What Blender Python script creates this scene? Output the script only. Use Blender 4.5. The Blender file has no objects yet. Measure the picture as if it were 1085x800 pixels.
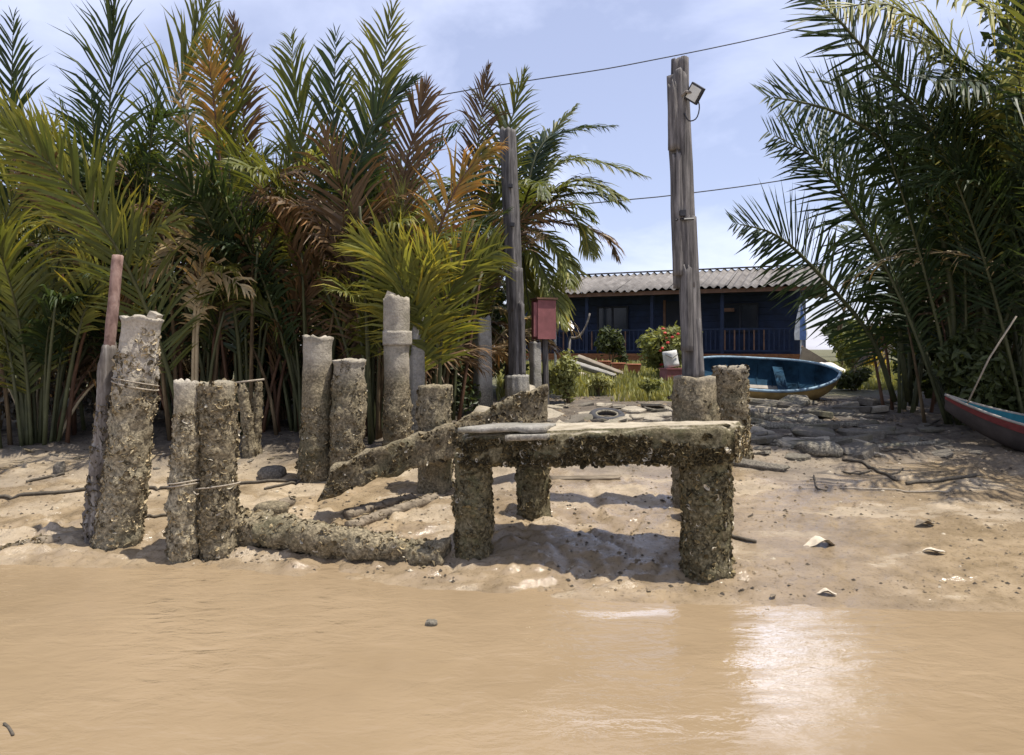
import bpy, math, random
import numpy as np
from mathutils import Vector, Matrix

# ------------------------------------------------------------------ camera, sky, sun, exposure
scn = bpy.context.scene
COL = scn.collection
R = math.radians
CAMZ, FPX, CX, HY = 1.6, 784.0, 542.5, 370.0

cd = bpy.data.cameras.new('camera'); cam = bpy.data.objects.new('camera', cd); COL.objects.link(cam)
cam.location = (0, 0, CAMZ); cam.rotation_euler = (R(90), 0, 0)
cd.sensor_width = 36; cd.lens = 36 * FPX / 1085; cd.shift_y = (HY - 400) / 1085
cd.clip_start = 0.05; cd.clip_end = 3000
scn.camera = cam

SUN_EL, SUN_AZ = 71.0, 100.0           # azimuth clockwise from +Y
w = bpy.data.worlds.new('World'); scn.world = w; w.use_nodes = True
nt = w.node_tree; nt.nodes.clear()
def N(t, typ, **kw):
    n = t.nodes.new(typ)
    for k, v in kw.items():
        if hasattr(n, k): setattr(n, k, v)
        else: n.inputs[k.replace('_', ' ')].default_value = v
    return n
sky = N(nt, 'ShaderNodeTexSky', sky_type='NISHITA', sun_disc=False)
sky.sun_elevation = R(SUN_EL); sky.sun_rotation = R(SUN_AZ)
sky.air_density = 1.0; sky.dust_density = 0.6; sky.ozone_density = 3.0; sky.altitude = 0
tc = N(nt, 'ShaderNodeTexCoord')
sx = N(nt, 'ShaderNodeSeparateXYZ'); nt.links.new(tc.outputs['Generated'], sx.inputs[0])
mz = N(nt, 'ShaderNodeMath', operation='MAXIMUM'); nt.links.new(sx.outputs['Z'], mz.inputs[0]); mz.inputs[1].default_value = 0.0
az = N(nt, 'ShaderNodeMath', operation='ADD'); nt.links.new(mz.outputs[0], az.inputs[0]); az.inputs[1].default_value = 0.3
dx = N(nt, 'ShaderNodeMath', operation='DIVIDE'); nt.links.new(sx.outputs['X'], dx.inputs[0]); nt.links.new(az.outputs[0], dx.inputs[1])
dy = N(nt, 'ShaderNodeMath', operation='DIVIDE'); nt.links.new(sx.outputs['Y'], dy.inputs[0]); nt.links.new(az.outputs[0], dy.inputs[1])
cv = N(nt, 'ShaderNodeCombineXYZ'); nt.links.new(dx.outputs[0], cv.inputs[0]); nt.links.new(dy.outputs[0], cv.inputs[1])
cv.inputs[2].default_value = 3.3
nz = N(nt, 'ShaderNodeTexNoise'); nz.inputs['Scale'].default_value = 1.5; nz.inputs['Detail'].default_value = 7; nz.inputs['Roughness'].default_value = 0.55
nz.inputs['Distortion'].default_value = 0.4
nt.links.new(cv.outputs[0], nz.inputs['Vector'])
cr = N(nt, 'ShaderNodeValToRGB'); cr.color_ramp.elements[0].position = 0.44; cr.color_ramp.elements[1].position = 0.84
cr.color_ramp.elements[0].color = (0.27, 0.27, 0.27, 1); cr.color_ramp.elements[1].color = (0.92, 0.92, 0.92, 1)
nt.links.new(nz.outputs['Fac'], cr.inputs[0])
mixc = N(nt, 'ShaderNodeMixRGB'); mixc.inputs['Color2'].default_value = (10.4, 11.0, 13.6, 1)
nt.links.new(cr.outputs[0], mixc.inputs['Fac']); 
tint = N(nt, 'ShaderNodeMixRGB', blend_type='MULTIPLY'); tint.inputs['Fac'].default_value = 1; tint.inputs['Color2'].default_value = (1.12, 1.0, 1.1, 1)
nt.links.new(sky.outputs[0], tint.inputs['Color1']); nt.links.new(tint.outputs[0], mixc.inputs['Color1'])
bg = N(nt, 'ShaderNodeBackground'); bg.inputs['Strength'].default_value = 0.092
nt.links.new(mixc.outputs[0], bg.inputs['Color'])
wo = N(nt, 'ShaderNodeOutputWorld'); nt.links.new(bg.outputs[0], wo.inputs[0])

sd = bpy.data.lights.new('sun', 'SUN'); sun = bpy.data.objects.new('sun', sd); COL.objects.link(sun)
sd.energy = 5.0; sd.angle = R(0.55); sd.color = (1.0, 0.94, 0.84)
sdir = Vector((math.sin(R(SUN_AZ)) * math.cos(R(SUN_EL)), math.cos(R(SUN_AZ)) * math.cos(R(SUN_EL)), math.sin(R(SUN_EL))))
sun.rotation_euler = sdir.to_track_quat('Z', 'Y').to_euler(); sun.location = (12, -4, 24)
scn.view_settings.view_transform = 'Standard'; scn.view_settings.look = 'None'
scn.view_settings.exposure = 0.42; scn.view_settings.gamma = 1.0

# ------------------------------------------------------------------ noise (numpy)
def _h(ix, iy, iz, s):
    h = (ix.astype(np.int64) * 374761393 + iy.astype(np.int64) * 668265263 + iz.astype(np.int64) * 2147483647 + s * 974711) & 0xffffffff
    h = ((h ^ (h >> 13)) * 1274126177) & 0xffffffff
    h = h ^ (h >> 16)
    return (h & 0xffff) / 65535.0
def vn(p, s=0):
    p = np.asarray(p, float); i = np.floor(p).astype(np.int64); f = p - i; f = f * f * (3 - 2 * f)
    x, y, z = i[..., 0], i[..., 1], i[..., 2]; fx, fy, fz = f[..., 0], f[..., 1], f[..., 2]
    r = 0
    for a in (0, 1):
        for b in (0, 1):
            for c in (0, 1):
                r = r + _h(x + a, y + b, z + c, s) * (fx if a else 1 - fx) * (fy if b else 1 - fy) * (fz if c else 1 - fz)
    return r * 2 - 1
def fbm(p, o=4, s=0, g=0.5):
    p = np.asarray(p, float); r = 0; a = 1.0; t = 0
    for k in range(o):
        r = r + a * vn(p * (2.03 ** k) + 17.3 * k, s + k); t += a; a *= g
    return r / t
def n1(x, y, z, o=3, s=0): return float(fbm(np.array([[x, y, z]]), o, s)[0])

# ------------------------------------------------------------------ ground height
SHX = [-60, -3.8, -2.0, -0.4, 0.47, 1.4, 3.0, 6.0, 60]
SHD = [5.7, 5.5, 5.34, 4.92, 4.73, 4.62, 4.5, 4.55, 5.0]
PD = [-80, 0, 2.5, 4.0, 4.7, 4.95, 5.3, 6.3, 7.5, 8.5, 9.5, 11, 12.5, 16, 20, 26, 40, 700]
PZ = [-3, -2.0, -0.9, -0.16, 0.0, 0.035, 0.075, 0.185, 0.30, 0.42, 0.50, 0.62, 0.71, 0.86, 1.0, 1.1, 1.15, 1.2]
def gz0(x, y):
    x = np.asarray(x, float); y = np.asarray(y, float)
    sh = np.interp(x, SHX, SHD); fade = np.clip((8.2 - y) / 2.7, 0, 1)
    return np.interp(y + (4.7 - sh) * fade, PD, PZ)
def gz(x, y):
    x = np.asarray(x, float); y = np.asarray(y, float); z = gz0(x, y)
    p = np.stack([x, y, np.zeros_like(x)], -1)
    near = np.clip((14 - y) / 4, 0, 1) * np.clip((y - 2) / 1, 0, 1)
    big = fbm(p * 0.9, 3, 3) * 0.045
    q = p.copy(); q[..., 1] *= 1.7
    mid = np.abs(fbm(q * 3.1, 4, 9)) * 0.075 - 0.02
    fine = fbm(p * 15, 3, 21) * 0.02
    clod = np.clip(fbm(q * 10.5, 2, 35) - 0.16, 0, 1) * 0.07
    lump = np.clip(fbm(q * 5.0, 4, 33) - 0.12, 0, 1) * 0.11
    run = -0.035 * np.exp(-(fbm(np.stack([x * 2.6 + fbm(p * 1.5, 2, 51) * 1.2, y * .7, 0 * x], -1), 2, 50) / .05) ** 2) * np.clip((9 - y) / 2, 0, 1)
    patch = np.clip(fbm(p * 0.8 + 5, 2, 40) * 2.2 + 0.45, 0.12, 1)
    shore = np.exp(-((y - np.interp(x, SHX, SHD) - 0.45) / 0.55) ** 2)
    uw = np.clip((y - np.interp(x, SHX, SHD) + .12) / .3, .12, 1)
    flat = 1 - .62 * np.clip((x - .9) / .8, 0, 1) * np.clip((8.0 - y) / 1.5, 0, 1)
    near = near * uw * flat
    return z + near * (big * np.clip((y - 4.4) / 1.2, .25, 1) + run + (mid + fine) * (0.35 + 0.65 * patch) + (lump * .8 + clod) * np.maximum(shore, patch * .45))
def gzs(x, y): return float(gz(np.array([x]), np.array([y]))[0])
def P(px, py, d): return Vector(((px - CX) / FPX * d, d, CAMZ - (py - HY) / FPX * d))
def Dg(px, py):                      # distance at which the sight line meets the ground
    d = np.arange(3.0, 60, 0.02)
    g = gz0((px - CX) / FPX * d, d); zl = CAMZ - (py - HY) / FPX * d
    k = np.argmax(zl < g)
    return float(d[k])

# ------------------------------------------------------------------ materials
M = {}
def mat(name, build):
    m = bpy.data.materials.new(name); m.use_nodes = True; t = m.node_tree; t.nodes.clear()
    o = t.nodes.new('ShaderNodeOutputMaterial'); build(t, o); M[name] = m; return m
def L(t, a, b): t.links.new(a, b)
def ramp(t, fac, stops):
    r = t.nodes.new('ShaderNodeValToRGB'); e = r.color_ramp.elements
    while len(e) < len(stops): e.new(0.5)
    for k, (p, c) in enumerate(stops):
        e[k].position = p; e[k].color = (*c, 1) if len(c) == 3 else c
    L(t, fac, r.inputs[0]); return r.outputs[0]
def noise(t, scale, detail=4, rough=.55, vec=None, dist=0):
    n = t.nodes.new('ShaderNodeTexNoise'); n.inputs['Scale'].default_value = scale; n.inputs['Detail'].default_value = detail
    n.inputs['Roughness'].default_value = rough; n.inputs['Distortion'].default_value = dist
    if vec: L(t, vec, n.inputs['Vector'])
    return n.outputs['Fac']
def pos(t): return t.nodes.new('ShaderNodeNewGeometry').outputs['Position']
def objco(t): return t.nodes.new('ShaderNodeTexCoord').outputs['Object']
def mapv(t, vec, scale):
    m = t.nodes.new('ShaderNodeMapping'); m.inputs['Scale'].default_value = scale; L(t, vec, m.inputs[0]); return m.outputs[0]
def mixrgb(t, fac, a, b, mode='MIX'):
    m = t.nodes.new('ShaderNodeMixRGB'); m.blend_type = mode
    for k, v in (('Fac', fac), ('Color1', a), ('Color2', b)):
        if hasattr(v, 'is_output'): L(t, v, m.inputs[k])
        elif isinstance(v, (int, float)): m.inputs[k].default_value = v
        else: m.inputs[k].default_value = (*v, 1)
    return m.outputs[0]
def math_(t, op, a, b=None, clamp=False):
    m = t.nodes.new('ShaderNodeMath'); m.operation = op; m.use_clamp = clamp
    for k, v in ((0, a), (1, b)):
        if v is None: continue
        if hasattr(v, 'is_output'): L(t, v, m.inputs[k])
        else: m.inputs[k].default_value = v
    return m.outputs[0]
def bump(t, h, dist=.01, strength=1.0):
    b = t.nodes.new('ShaderNodeBump'); b.inputs['Distance'].default_value = dist; b.inputs['Strength'].default_value = strength
    L(t, h, b.inputs['Height']); return b.outputs[0]
def pbsdf(t, o, col, rough=.8, normal=None, spec=.4, ior=None, metal=0, coat=None):
    p = t.nodes.new('ShaderNodeBsdfPrincipled')
    for k, v in (('Base Color', col), ('Roughness', rough), ('Metallic', metal), ('Specular IOR Level', spec)):
        if hasattr(v, 'is_output'): L(t, v, p.inputs[k])
        elif isinstance(v, tuple): p.inputs[k].default_value = (*v, 1)
        else: p.inputs[k].default_value = v
    if ior: p.inputs['IOR'].default_value = ior
    if normal: L(t, normal, p.inputs['Normal'])
    L(t, p.outputs[0], o.inputs[0]); return p
def orand(t): return t.nodes.new('ShaderNodeObjectInfo').outputs['Random']
def sep(t, v):
    s = t.nodes.new('ShaderNodeSeparateXYZ'); L(t, v, s.inputs[0]); return s.outputs

def b_mud(t, o):
    p = pos(t); s = sep(t, p)
    n_a = noise(t, .7, 5, .6, p); n_b = noise(t, 4, 6, .65, p); n_c = noise(t, 34, 5, .7, p)
    mud = ramp(t, n_b, [(.25, (.205, .155, .093)), (.5, (.388, .303, .195)), (.75, (.515, .417, .285))])
    mud = mixrgb(t, ramp(t, n_a, [(.40, (0, 0, 0)), (.62, (1, 1, 1))]), mud, mixrgb(t, .55, mud, (.27, .215, .155)))
    speck = ramp(t, n_c, [(.30, (.3, .28, .25)), (.45, (1, 1, 1)), (.68, (1, 1, 1)), (.78, (1.3, 1.3, 1.3))])
    mud = mixrgb(t, .8, mud, speck, 'MULTIPLY')
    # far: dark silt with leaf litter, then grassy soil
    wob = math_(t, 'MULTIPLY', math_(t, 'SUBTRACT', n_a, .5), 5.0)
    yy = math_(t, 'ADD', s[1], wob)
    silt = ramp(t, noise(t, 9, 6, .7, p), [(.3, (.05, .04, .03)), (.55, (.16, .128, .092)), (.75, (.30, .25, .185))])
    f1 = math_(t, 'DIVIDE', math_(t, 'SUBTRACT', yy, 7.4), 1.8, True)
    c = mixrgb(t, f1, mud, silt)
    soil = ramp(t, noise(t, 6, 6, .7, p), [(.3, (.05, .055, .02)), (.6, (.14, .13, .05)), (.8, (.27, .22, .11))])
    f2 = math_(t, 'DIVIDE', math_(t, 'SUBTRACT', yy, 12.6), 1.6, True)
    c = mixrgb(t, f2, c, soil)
    # wetness: near the water line and in patches
    wet = noise(t, 1.15, 4, .6, mapv(t, p, (1, 1.6, 1)), .3)
    wz = math_(t, 'SUBTRACT', 1.0, math_(t, 'DIVIDE', s[2], .34), True)
    wx = math_(t, 'MULTIPLY', math_(t, 'DIVIDE', math_(t, 'SUBTRACT', s[0], -.2), 1.6, True), .07)
    wm = math_(t, 'ADD', math_(t, 'ADD', wet, wx), math_(t, 'MULTIPLY', wz, .13))
    em = t.nodes.new('ShaderNodeMapping'); em.vector_type = 'TEXTURE'; em.inputs['Location'].default_value = (.72, 5.55, 0); em.inputs['Scale'].default_value = (1.0, .55, 50); L(t, p, em.inputs[0])
    el = t.nodes.new('ShaderNodeVectorMath'); el.operation = 'LENGTH'; L(t, em.outputs[0], el.inputs[0])
    wm = math_(t, 'ADD', wm, math_(t, 'MULTIPLY', math_(t, 'SUBTRACT', 1.0, el.outputs['Value'], True), .3))
    wr = ramp(t, wm, [(.47, (.6, .6, .6)), (.60, (.11, .11, .11))])
    c = mixrgb(t, ramp(t, wm, [(.47, (0, 0, 0)), (.62, (.75, .75, .75))]), c, mixrgb(t, 1, c, (.62, .58, .53), 'MULTIPLY'))
    rr = mixrgb(t, f1, wr, (.85, .85, .85))
    nb = bump(t, math_(t, 'ADD', n_c, math_(t, 'MULTIPLY', noise(t, 110, 3, .6, p), .4)), .03, .8)
    L(t, math_(t, 'ADD', math_(t, 'MULTIPLY', rr, 1.0), .16, True), nb.node.inputs['Strength'])
    pbsdf(t, o, c, rr, nb, .6)
mat('mud', b_mud)

def b_water(t, o):
    p = pos(t)
    n = noise(t, .6, 4, .6, p)
    c = ramp(t, n, [(.3, (.225, .163, .096)), (.7, (.285, .211, .129))])
    r1 = noise(t, 4.2, 4, .5, mapv(t, p, (.9, 1.7, 1)), .5)
    r2 = noise(t, 15, 3, .6, mapv(t, p, (.9, 1.6, 1)), .4)
    amp = ramp(t, noise(t, .75, 3, .5, mapv(t, p, (1, .8, 1))), [(.38, (.25, .25, .25)), (.62, (1, 1, 1))])
    h = math_(t, 'MULTIPLY', math_(t, 'ADD', r1, math_(t, 'MULTIPLY', r2, .22)), amp)
    wn = t.nodes.new('ShaderNodeTexNoise'); wn.inputs['Scale'].default_value = 2.2; wn.inputs['Detail'].default_value = 5; wn.inputs['Roughness'].default_value = .62
    L(t, mapv(t, p, (.7, 3.4, 1)), wn.inputs['Vector'])
    wv = t.nodes.new('ShaderNodeVectorMath'); wv.operation = 'MULTIPLY_ADD'; L(t, wn.outputs['Color'], wv.inputs[0]); wv.inputs[1].default_value = (1.1, .5, 0); L(t, p, wv.inputs[2])
    glare = None  # painted glare: placed ellipses where the water gets added sky gloss
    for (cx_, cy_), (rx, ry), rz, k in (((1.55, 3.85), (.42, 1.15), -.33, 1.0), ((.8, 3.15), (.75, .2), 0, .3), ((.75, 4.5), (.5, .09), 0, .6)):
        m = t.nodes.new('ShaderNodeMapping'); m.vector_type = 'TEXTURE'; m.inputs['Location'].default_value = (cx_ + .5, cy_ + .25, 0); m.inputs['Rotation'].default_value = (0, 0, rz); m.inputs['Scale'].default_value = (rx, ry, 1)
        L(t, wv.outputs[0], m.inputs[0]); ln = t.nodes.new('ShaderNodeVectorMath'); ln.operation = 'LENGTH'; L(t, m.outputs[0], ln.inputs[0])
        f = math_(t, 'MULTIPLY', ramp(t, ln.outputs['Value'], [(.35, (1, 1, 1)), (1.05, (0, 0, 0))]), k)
        glare = f if glare is None else math_(t, 'MAXIMUM', glare, f)
    nb = bump(t, h, .04, .8); L(t, math_(t, 'MULTIPLY', math_(t, 'SUBTRACT', 1.0, math_(t, 'MULTIPLY', glare, .55)), .8), nb.node.inputs['Strength'])
    fr = t.nodes.new('ShaderNodeFresnel'); fr.inputs['IOR'].default_value = 1.36; L(t, nb, fr.inputs['Normal'])
    fac = fr.outputs[0]
    df = t.nodes.new('ShaderNodeBsdfDiffuse'); L(t, c, df.inputs[0])
    gl = t.nodes.new('ShaderNodeBsdfGlossy'); gl.inputs['Roughness'].default_value = .07; gl.inputs['Color'].default_value = (1, .96, .88, 1); L(t, nb, gl.inputs['Normal'])
    mx = t.nodes.new('ShaderNodeMixShader'); L(t, fac, mx.inputs[0]); L(t, df.outputs[0], mx.inputs[1]); L(t, gl.outputs[0], mx.inputs[2])
    g2 = t.nodes.new('ShaderNodeBsdfGlossy'); g2.inputs['Roughness'].default_value = .07; L(t, nb, g2.inputs['Normal']); L(t, mixrgb(t, glare, (0, 0, 0), (.82, .76, .64)), g2.inputs['Color'])  # extra reflection on top of Fresnel, only inside the glare ellipses
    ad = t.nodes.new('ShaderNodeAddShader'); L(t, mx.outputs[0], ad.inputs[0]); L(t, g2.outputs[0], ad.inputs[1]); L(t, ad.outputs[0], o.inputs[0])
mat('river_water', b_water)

def b_conc(name, pale, dark, tide, moss=(.10, .095, .05)):
    def f(t, o):
        p = pos(t); s = sep(t, p); n = noise(t, 5, 6, .65, p); n2 = noise(t, 42, 5, .7, p); n3 = noise(t, 2.2, 4, .6, p)
        up = ramp(t, n, [(.3, tuple(v * .62 for v in pale)), (.6, pale), (.8, tuple(min(1, v * 1.2) for v in pale))])
        lo = ramp(t, n2, [(.3, tuple(v * .45 for v in dark)), (.5, dark), (.72, tuple(v * 1.9 for v in dark))])
        zz = math_(t, 'ADD', s[2], math_(t, 'MULTIPLY', math_(t, 'SUBTRACT', n3, .5), .5))
        fz = math_(t, 'DIVIDE', math_(t, 'SUBTRACT', zz, tide), .22, True)
        c = mixrgb(t, fz, lo, up)
        c = mixrgb(t, ramp(t, n3, [(.52, (0, 0, 0)), (.7, (.6, .6, .6))]), c, moss)
        c = mixrgb(t, .7, c, ramp(t, n2, [(.25, (.5, .5, .5)), (.6, (1.1, 1.1, 1.1))]), 'MULTIPLY')
        pbsdf(t, o, c, .88, bump(t, n2, .02, .8), .25)
    return mat(name, f)
b_conc('pillar_concrete', (.40, .355, .28), (.20, .165, .105), 1.25)
b_conc('pillar_pale', (.46, .41, .33), (.27, .23, .155), 1.15)
def b_slab(t, o):
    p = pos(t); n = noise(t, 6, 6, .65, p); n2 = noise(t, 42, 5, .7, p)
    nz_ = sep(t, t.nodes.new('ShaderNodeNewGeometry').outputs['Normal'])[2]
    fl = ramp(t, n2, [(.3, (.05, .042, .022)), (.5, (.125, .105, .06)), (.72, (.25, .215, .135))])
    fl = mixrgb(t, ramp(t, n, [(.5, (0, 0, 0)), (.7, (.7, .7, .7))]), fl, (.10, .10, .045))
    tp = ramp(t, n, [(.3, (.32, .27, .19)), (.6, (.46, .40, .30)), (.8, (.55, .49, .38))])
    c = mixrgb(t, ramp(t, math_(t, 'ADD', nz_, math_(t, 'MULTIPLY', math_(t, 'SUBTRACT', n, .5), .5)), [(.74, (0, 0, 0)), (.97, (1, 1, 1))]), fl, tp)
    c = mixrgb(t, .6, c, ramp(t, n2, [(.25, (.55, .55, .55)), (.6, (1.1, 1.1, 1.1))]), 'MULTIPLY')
    pbsdf(t, o, c, .9, bump(t, n2, .02, .8), .2)
mat('slab_concrete', b_slab)
b_conc('beam_concrete', (.24, .205, .14), (.17, .14, .09), 1.2)
b_conc('grey_concrete', (.36, .34, .30), (.20, .18, .14), .9)
b_conc('dark_stone', (.17, .15, .12), (.16, .14, .11), .3)
b_conc('pale_stone', (.40, .35, .27), (.36, .31, .23), .3)

def b_crust(t, o):
    a = t.nodes.new('ShaderNodeVertexColor'); a.layer_name = 'tone'
    n2 = noise(t, 70, 4, .7, pos(t))
    c = mixrgb(t, .8, a.outputs[0], ramp(t, n2, [(.3, (.5, .48, .42)), (.65, (1.15, 1.1, 1.0))]), 'MULTIPLY')
    pbsdf(t, o, c, .8, bump(t, n2, .01, .7), .3)
mat('oyster_shell', b_crust)

def b_wood(name, a, b, c3, sc=(26, 26, 2.2)):
    def f(t, o):
        p = objco(t); n = noise(t, 1, 6, .65, mapv(t, p, sc), .4); n2 = noise(t, 4, 4, .6, p)
        c = ramp(t, n, [(.3, a), (.5, b), (.72, c3)])
        c = mixrgb(t, .5, c, ramp(t, n2, [(.3, (.6, .58, .55)), (.7, (1.15, 1.12, 1.1))]), 'MULTIPLY')
        pbsdf(t, o, c, .85, bump(t, n, .015, .9), .2)
    return mat(name, f)
b_wood('weathered_timber', (.03, .028, .028), (.12, .113, .11), (.26, .245, .235))
b_wood('driftwood', (.07, .055, .04), (.20, .165, .12), (.36, .30, .22), (3, 22, 22))
b_wood('rusty_pipe', (.14, .085, .07), (.26, .17, .14), (.36, .26, .22), (20, 20, 8))
b_wood('bleached_bark', (.06, .05, .042), (.17, .15, .13), (.42, .40, .37), (16, 16, 3))
b_wood('brown_board', (.12, .05, .02), (.24, .10, .04), (.33, .16, .07), (2, 20, 20))
b_wood('dry_stalk', (.05, .035, .02), (.12, .085, .045), (.25, .19, .11), (20, 20, 2))

def b_plain(name, c, rough=.6, var=.25, sc=8, metal=0, spec=.4, bmp=.004):
    def f(t, o):
        n = noise(t, sc, 5, .6, objco(t))
        col = mixrgb(t, 1, c, ramp(t, n, [(.3, (1 - var,) * 3), (.7, (1 + var * .6,) * 3)]), 'MULTIPLY')
        pbsdf(t, o, col, rough, bump(t, n, bmp, .6), spec, None, metal)
    return mat(name, f)
b_plain('rope_fibre', (.34, .29, .22), .9, .4, 60)
b_plain('dark_rope', (.09, .075, .055), .9, .4, 40)
b_plain('boat_blue', (.017, .05, .085), .95, .7, 4, 0, .15)
b_plain('boat_rim', (.26, .38, .48), .75, .5, 9)
b_plain('boat_ochre', (.34, .235, .09), .7, .45, 5)
b_plain('boat_red', (.15, .025, .022), .7, .45, 9)
b_plain('boat_cyan', (.018, .15, .19), .85, .35, 6)
b_plain('boat_grey', (.30, .27, .23), .8, .4, 6)
b_plain('boat_dark', (.05, .04, .035), .8, .4, 6)
b_plain('house_blue', (.010, .020, .05), .75, .45, 3)
b_plain('house_dark', (.02, .022, .03), .8, .3, 3)
b_plain('window_dark', (.015, .02, .03), .15, .2, 3)
b_plain('fascia', (.15, .08, .05), .8, .4, 4)
b_plain('red_paint', (.27, .10, .10), .75, .3, 6)
b_plain('white_paint', (.68, .67, .64), .6, .3, 7)
b_plain('lamp_black', (.025, .025, .028), .5, .3, 10)
b_plain('cable_black', (.03, .03, .035), .6, .1, 10)
b_plain('tyre_rubber', (.05, .05, .055), .85, .4, 18)
b_plain('tarp_white', (.62, .58, .52), .8, .3, 5)
b_plain('tarp_brown', (.24, .20, .15), .85, .3, 5)
b_plain('umbrella_blue', (.10, .17, .36), .7, .3, 8)
b_plain('terracotta', (.33, .12, .06), .8, .3, 9)
b_plain('flower_red', (.55, .06, .05), .6, .3, 10)
b_plain('dead_leaf', (.50, .43, .33), .8, .35, 14)
b_plain('lamp_glass', (.55, .55, .5), .15, .1, 10)
def b_roof(t, o):
    p = objco(t); n = noise(t, 1.7, 6, .65, p); n2 = noise(t, 14, 4, .7, p)
    c = ramp(t, n, [(.3, (.10, .09, .083)), (.55, (.19, .175, .16)), (.75, (.29, .27, .25))])
    c = mixrgb(t, .6, c, ramp(t, n2, [(.3, (.6, .6, .6)), (.6, (1.1, 1.1, 1.1))]), 'MULTIPLY')
    pbsdf(t, o, c, .85, bump(t, n2, .01, .5), .25)
mat('roof_cement', b_roof)

def b_leaf(name, a, b, trans=.3, tcol=None):
    def f(t, o):
        r = orand(t); n = noise(t, 1.3, 3, .6, pos(t))
        fac = math_(t, 'ADD', math_(t, 'MULTIPLY', r, .6), math_(t, 'MULTIPLY', math_(t, 'SUBTRACT', n, .3), .9), True)
        c = mixrgb(t, fac, a, b)
        at = t.nodes.new('ShaderNodeVertexColor'); at.layer_name = 'tone'
        c = mixrgb(t, 1, c, at.outputs[0], 'MULTIPLY')
        p = pbsdf(t, o, c, .5, None, .32)
        tr = t.nodes.new('ShaderNodeBsdfTranslucent'); L(t, mixrgb(t, 1, c, tcol or (1.6, 1.5, .7), 'MULTIPLY'), tr.inputs[0])
        mx = t.nodes.new('ShaderNodeMixShader'); mx.inputs[0].default_value = trans
        L(t, p.outputs[0], mx.inputs[1]); L(t, tr.outputs[0], mx.inputs[2]); L(t, mx.outputs[0], o.inputs[0])
    return mat(name, f)
b_leaf('leaf_deep_shaded', (.02, .036, .017), (.042, .066, .024))  # deep green, darkened further to stand in for shade on the right palms
b_leaf('leaf_mid', (.06, .082, .022), (.14, .148, .042), .36)
b_leaf('leaf_lime', (.14, .16, .036), (.25, .25, .075), .36)
def b_orange(t, o):
    n = noise(t, 3.2, 4, .6, pos(t)); at = t.nodes.new('ShaderNodeVertexColor'); at.layer_name = 'tone'
    c = ramp(t, n, [(.32, (.085, .10, .03)), (.45, (.24, .17, .04)), (.58, (.33, .185, .05)), (.7, (.20, .09, .04))])
    c = mixrgb(t, 1, c, at.outputs[0], 'MULTIPLY'); p = pbsdf(t, o, c, .6, None, .25)
    tr = t.nodes.new('ShaderNodeBsdfTranslucent'); L(t, mixrgb(t, 1, c, (1.4, 1.2, .7), 'MULTIPLY'), tr.inputs[0])
    mx = t.nodes.new('ShaderNodeMixShader'); mx.inputs[0].default_value = .3
    L(t, p.outputs[0], mx.inputs[1]); L(t, tr.outputs[0], mx.inputs[2]); L(t, mx.outputs[0], o.inputs[0])
mat('leaf_orange', b_orange)
b_leaf('leaf_straw', (.34, .27, .15), (.46, .38, .24), .2, (1.2, 1.1, .8))
b_leaf('leaf_brown', (.075, .05, .028), (.17, .11, .06), .15, (1.2, 1.1, .8))
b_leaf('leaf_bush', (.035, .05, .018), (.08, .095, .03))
b_leaf('leaf_yellow', (.42, .30, .03), (.55, .42, .06))
b_leaf('leaf_grass', (.15, .175, .055), (.30, .29, .12))
b_leaf('leaf_silver', (.11, .105, .09), (.20, .19, .165), .1)
b_plain('midrib_green', (.07, .075, .03), .6, .4, 6)
b_plain('midrib_brown', (.11, .055, .028), .7, .4, 6)
b_plain('midrib_straw', (.40, .32, .19), .7, .3, 6)

# ------------------------------------------------------------------ object helpers
def tag(o, label=None, cat=None, group=None, kind=None):
    if label: o['label'] = label
    if cat: o['category'] = cat
    if group: o['group'] = group
    if kind: o['kind'] = kind
    return o
def thing(name, label, cat, loc, group=None):
    o = bpy.data.objects.new(name, None); COL.objects.link(o); o.location = loc; o.empty_display_size = .1
    return tag(o, label, cat, group)
def mobj(name, V, F, m, parent=None, smooth=False, tone=None, base=None):
    """V in world space; stored relative to the parent chain origin (or base)."""
    V = np.asarray(V, float)
    org = np.zeros(3)
    if parent is not None:
        q = parent
        while q is not None: org += np.array(q.location); q = q.parent
    if base is not None: org = org + 0; loc = np.array(base) - org; org = np.array(base)
    else: loc = np.zeros(3)
    me = bpy.data.meshes.new(name); me.from_pydata((V - org).tolist(), [], F); me.update()
    if smooth: me.polygons.foreach_set('use_smooth', [True] * len(me.polygons))
    if tone is not None:
        ca = me.color_attributes.new('tone', 'FLOAT_COLOR', 'POINT')
        ca.data.foreach_set('color', np.concatenate([tone, np.ones((len(tone), 1))], 1).ravel())
    if not isinstance(m, (list, tuple)): m = [m]
    for k in m: me.materials.append(M[k])
    o = bpy.data.objects.new(name, me); COL.objects.link(o); o.location = loc
    if parent is not None: o.parent = parent
    return o
def frame(d):
    d = Vector(d).normalized(); a = Vector((0, 0, 1)) if abs(d.z) < .95 else Vector((0, 1, 0))
    u = d.cross(a).normalized(); v = u.cross(d).normalized(); return np.array(u), np.array(v), np.array(d)
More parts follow.
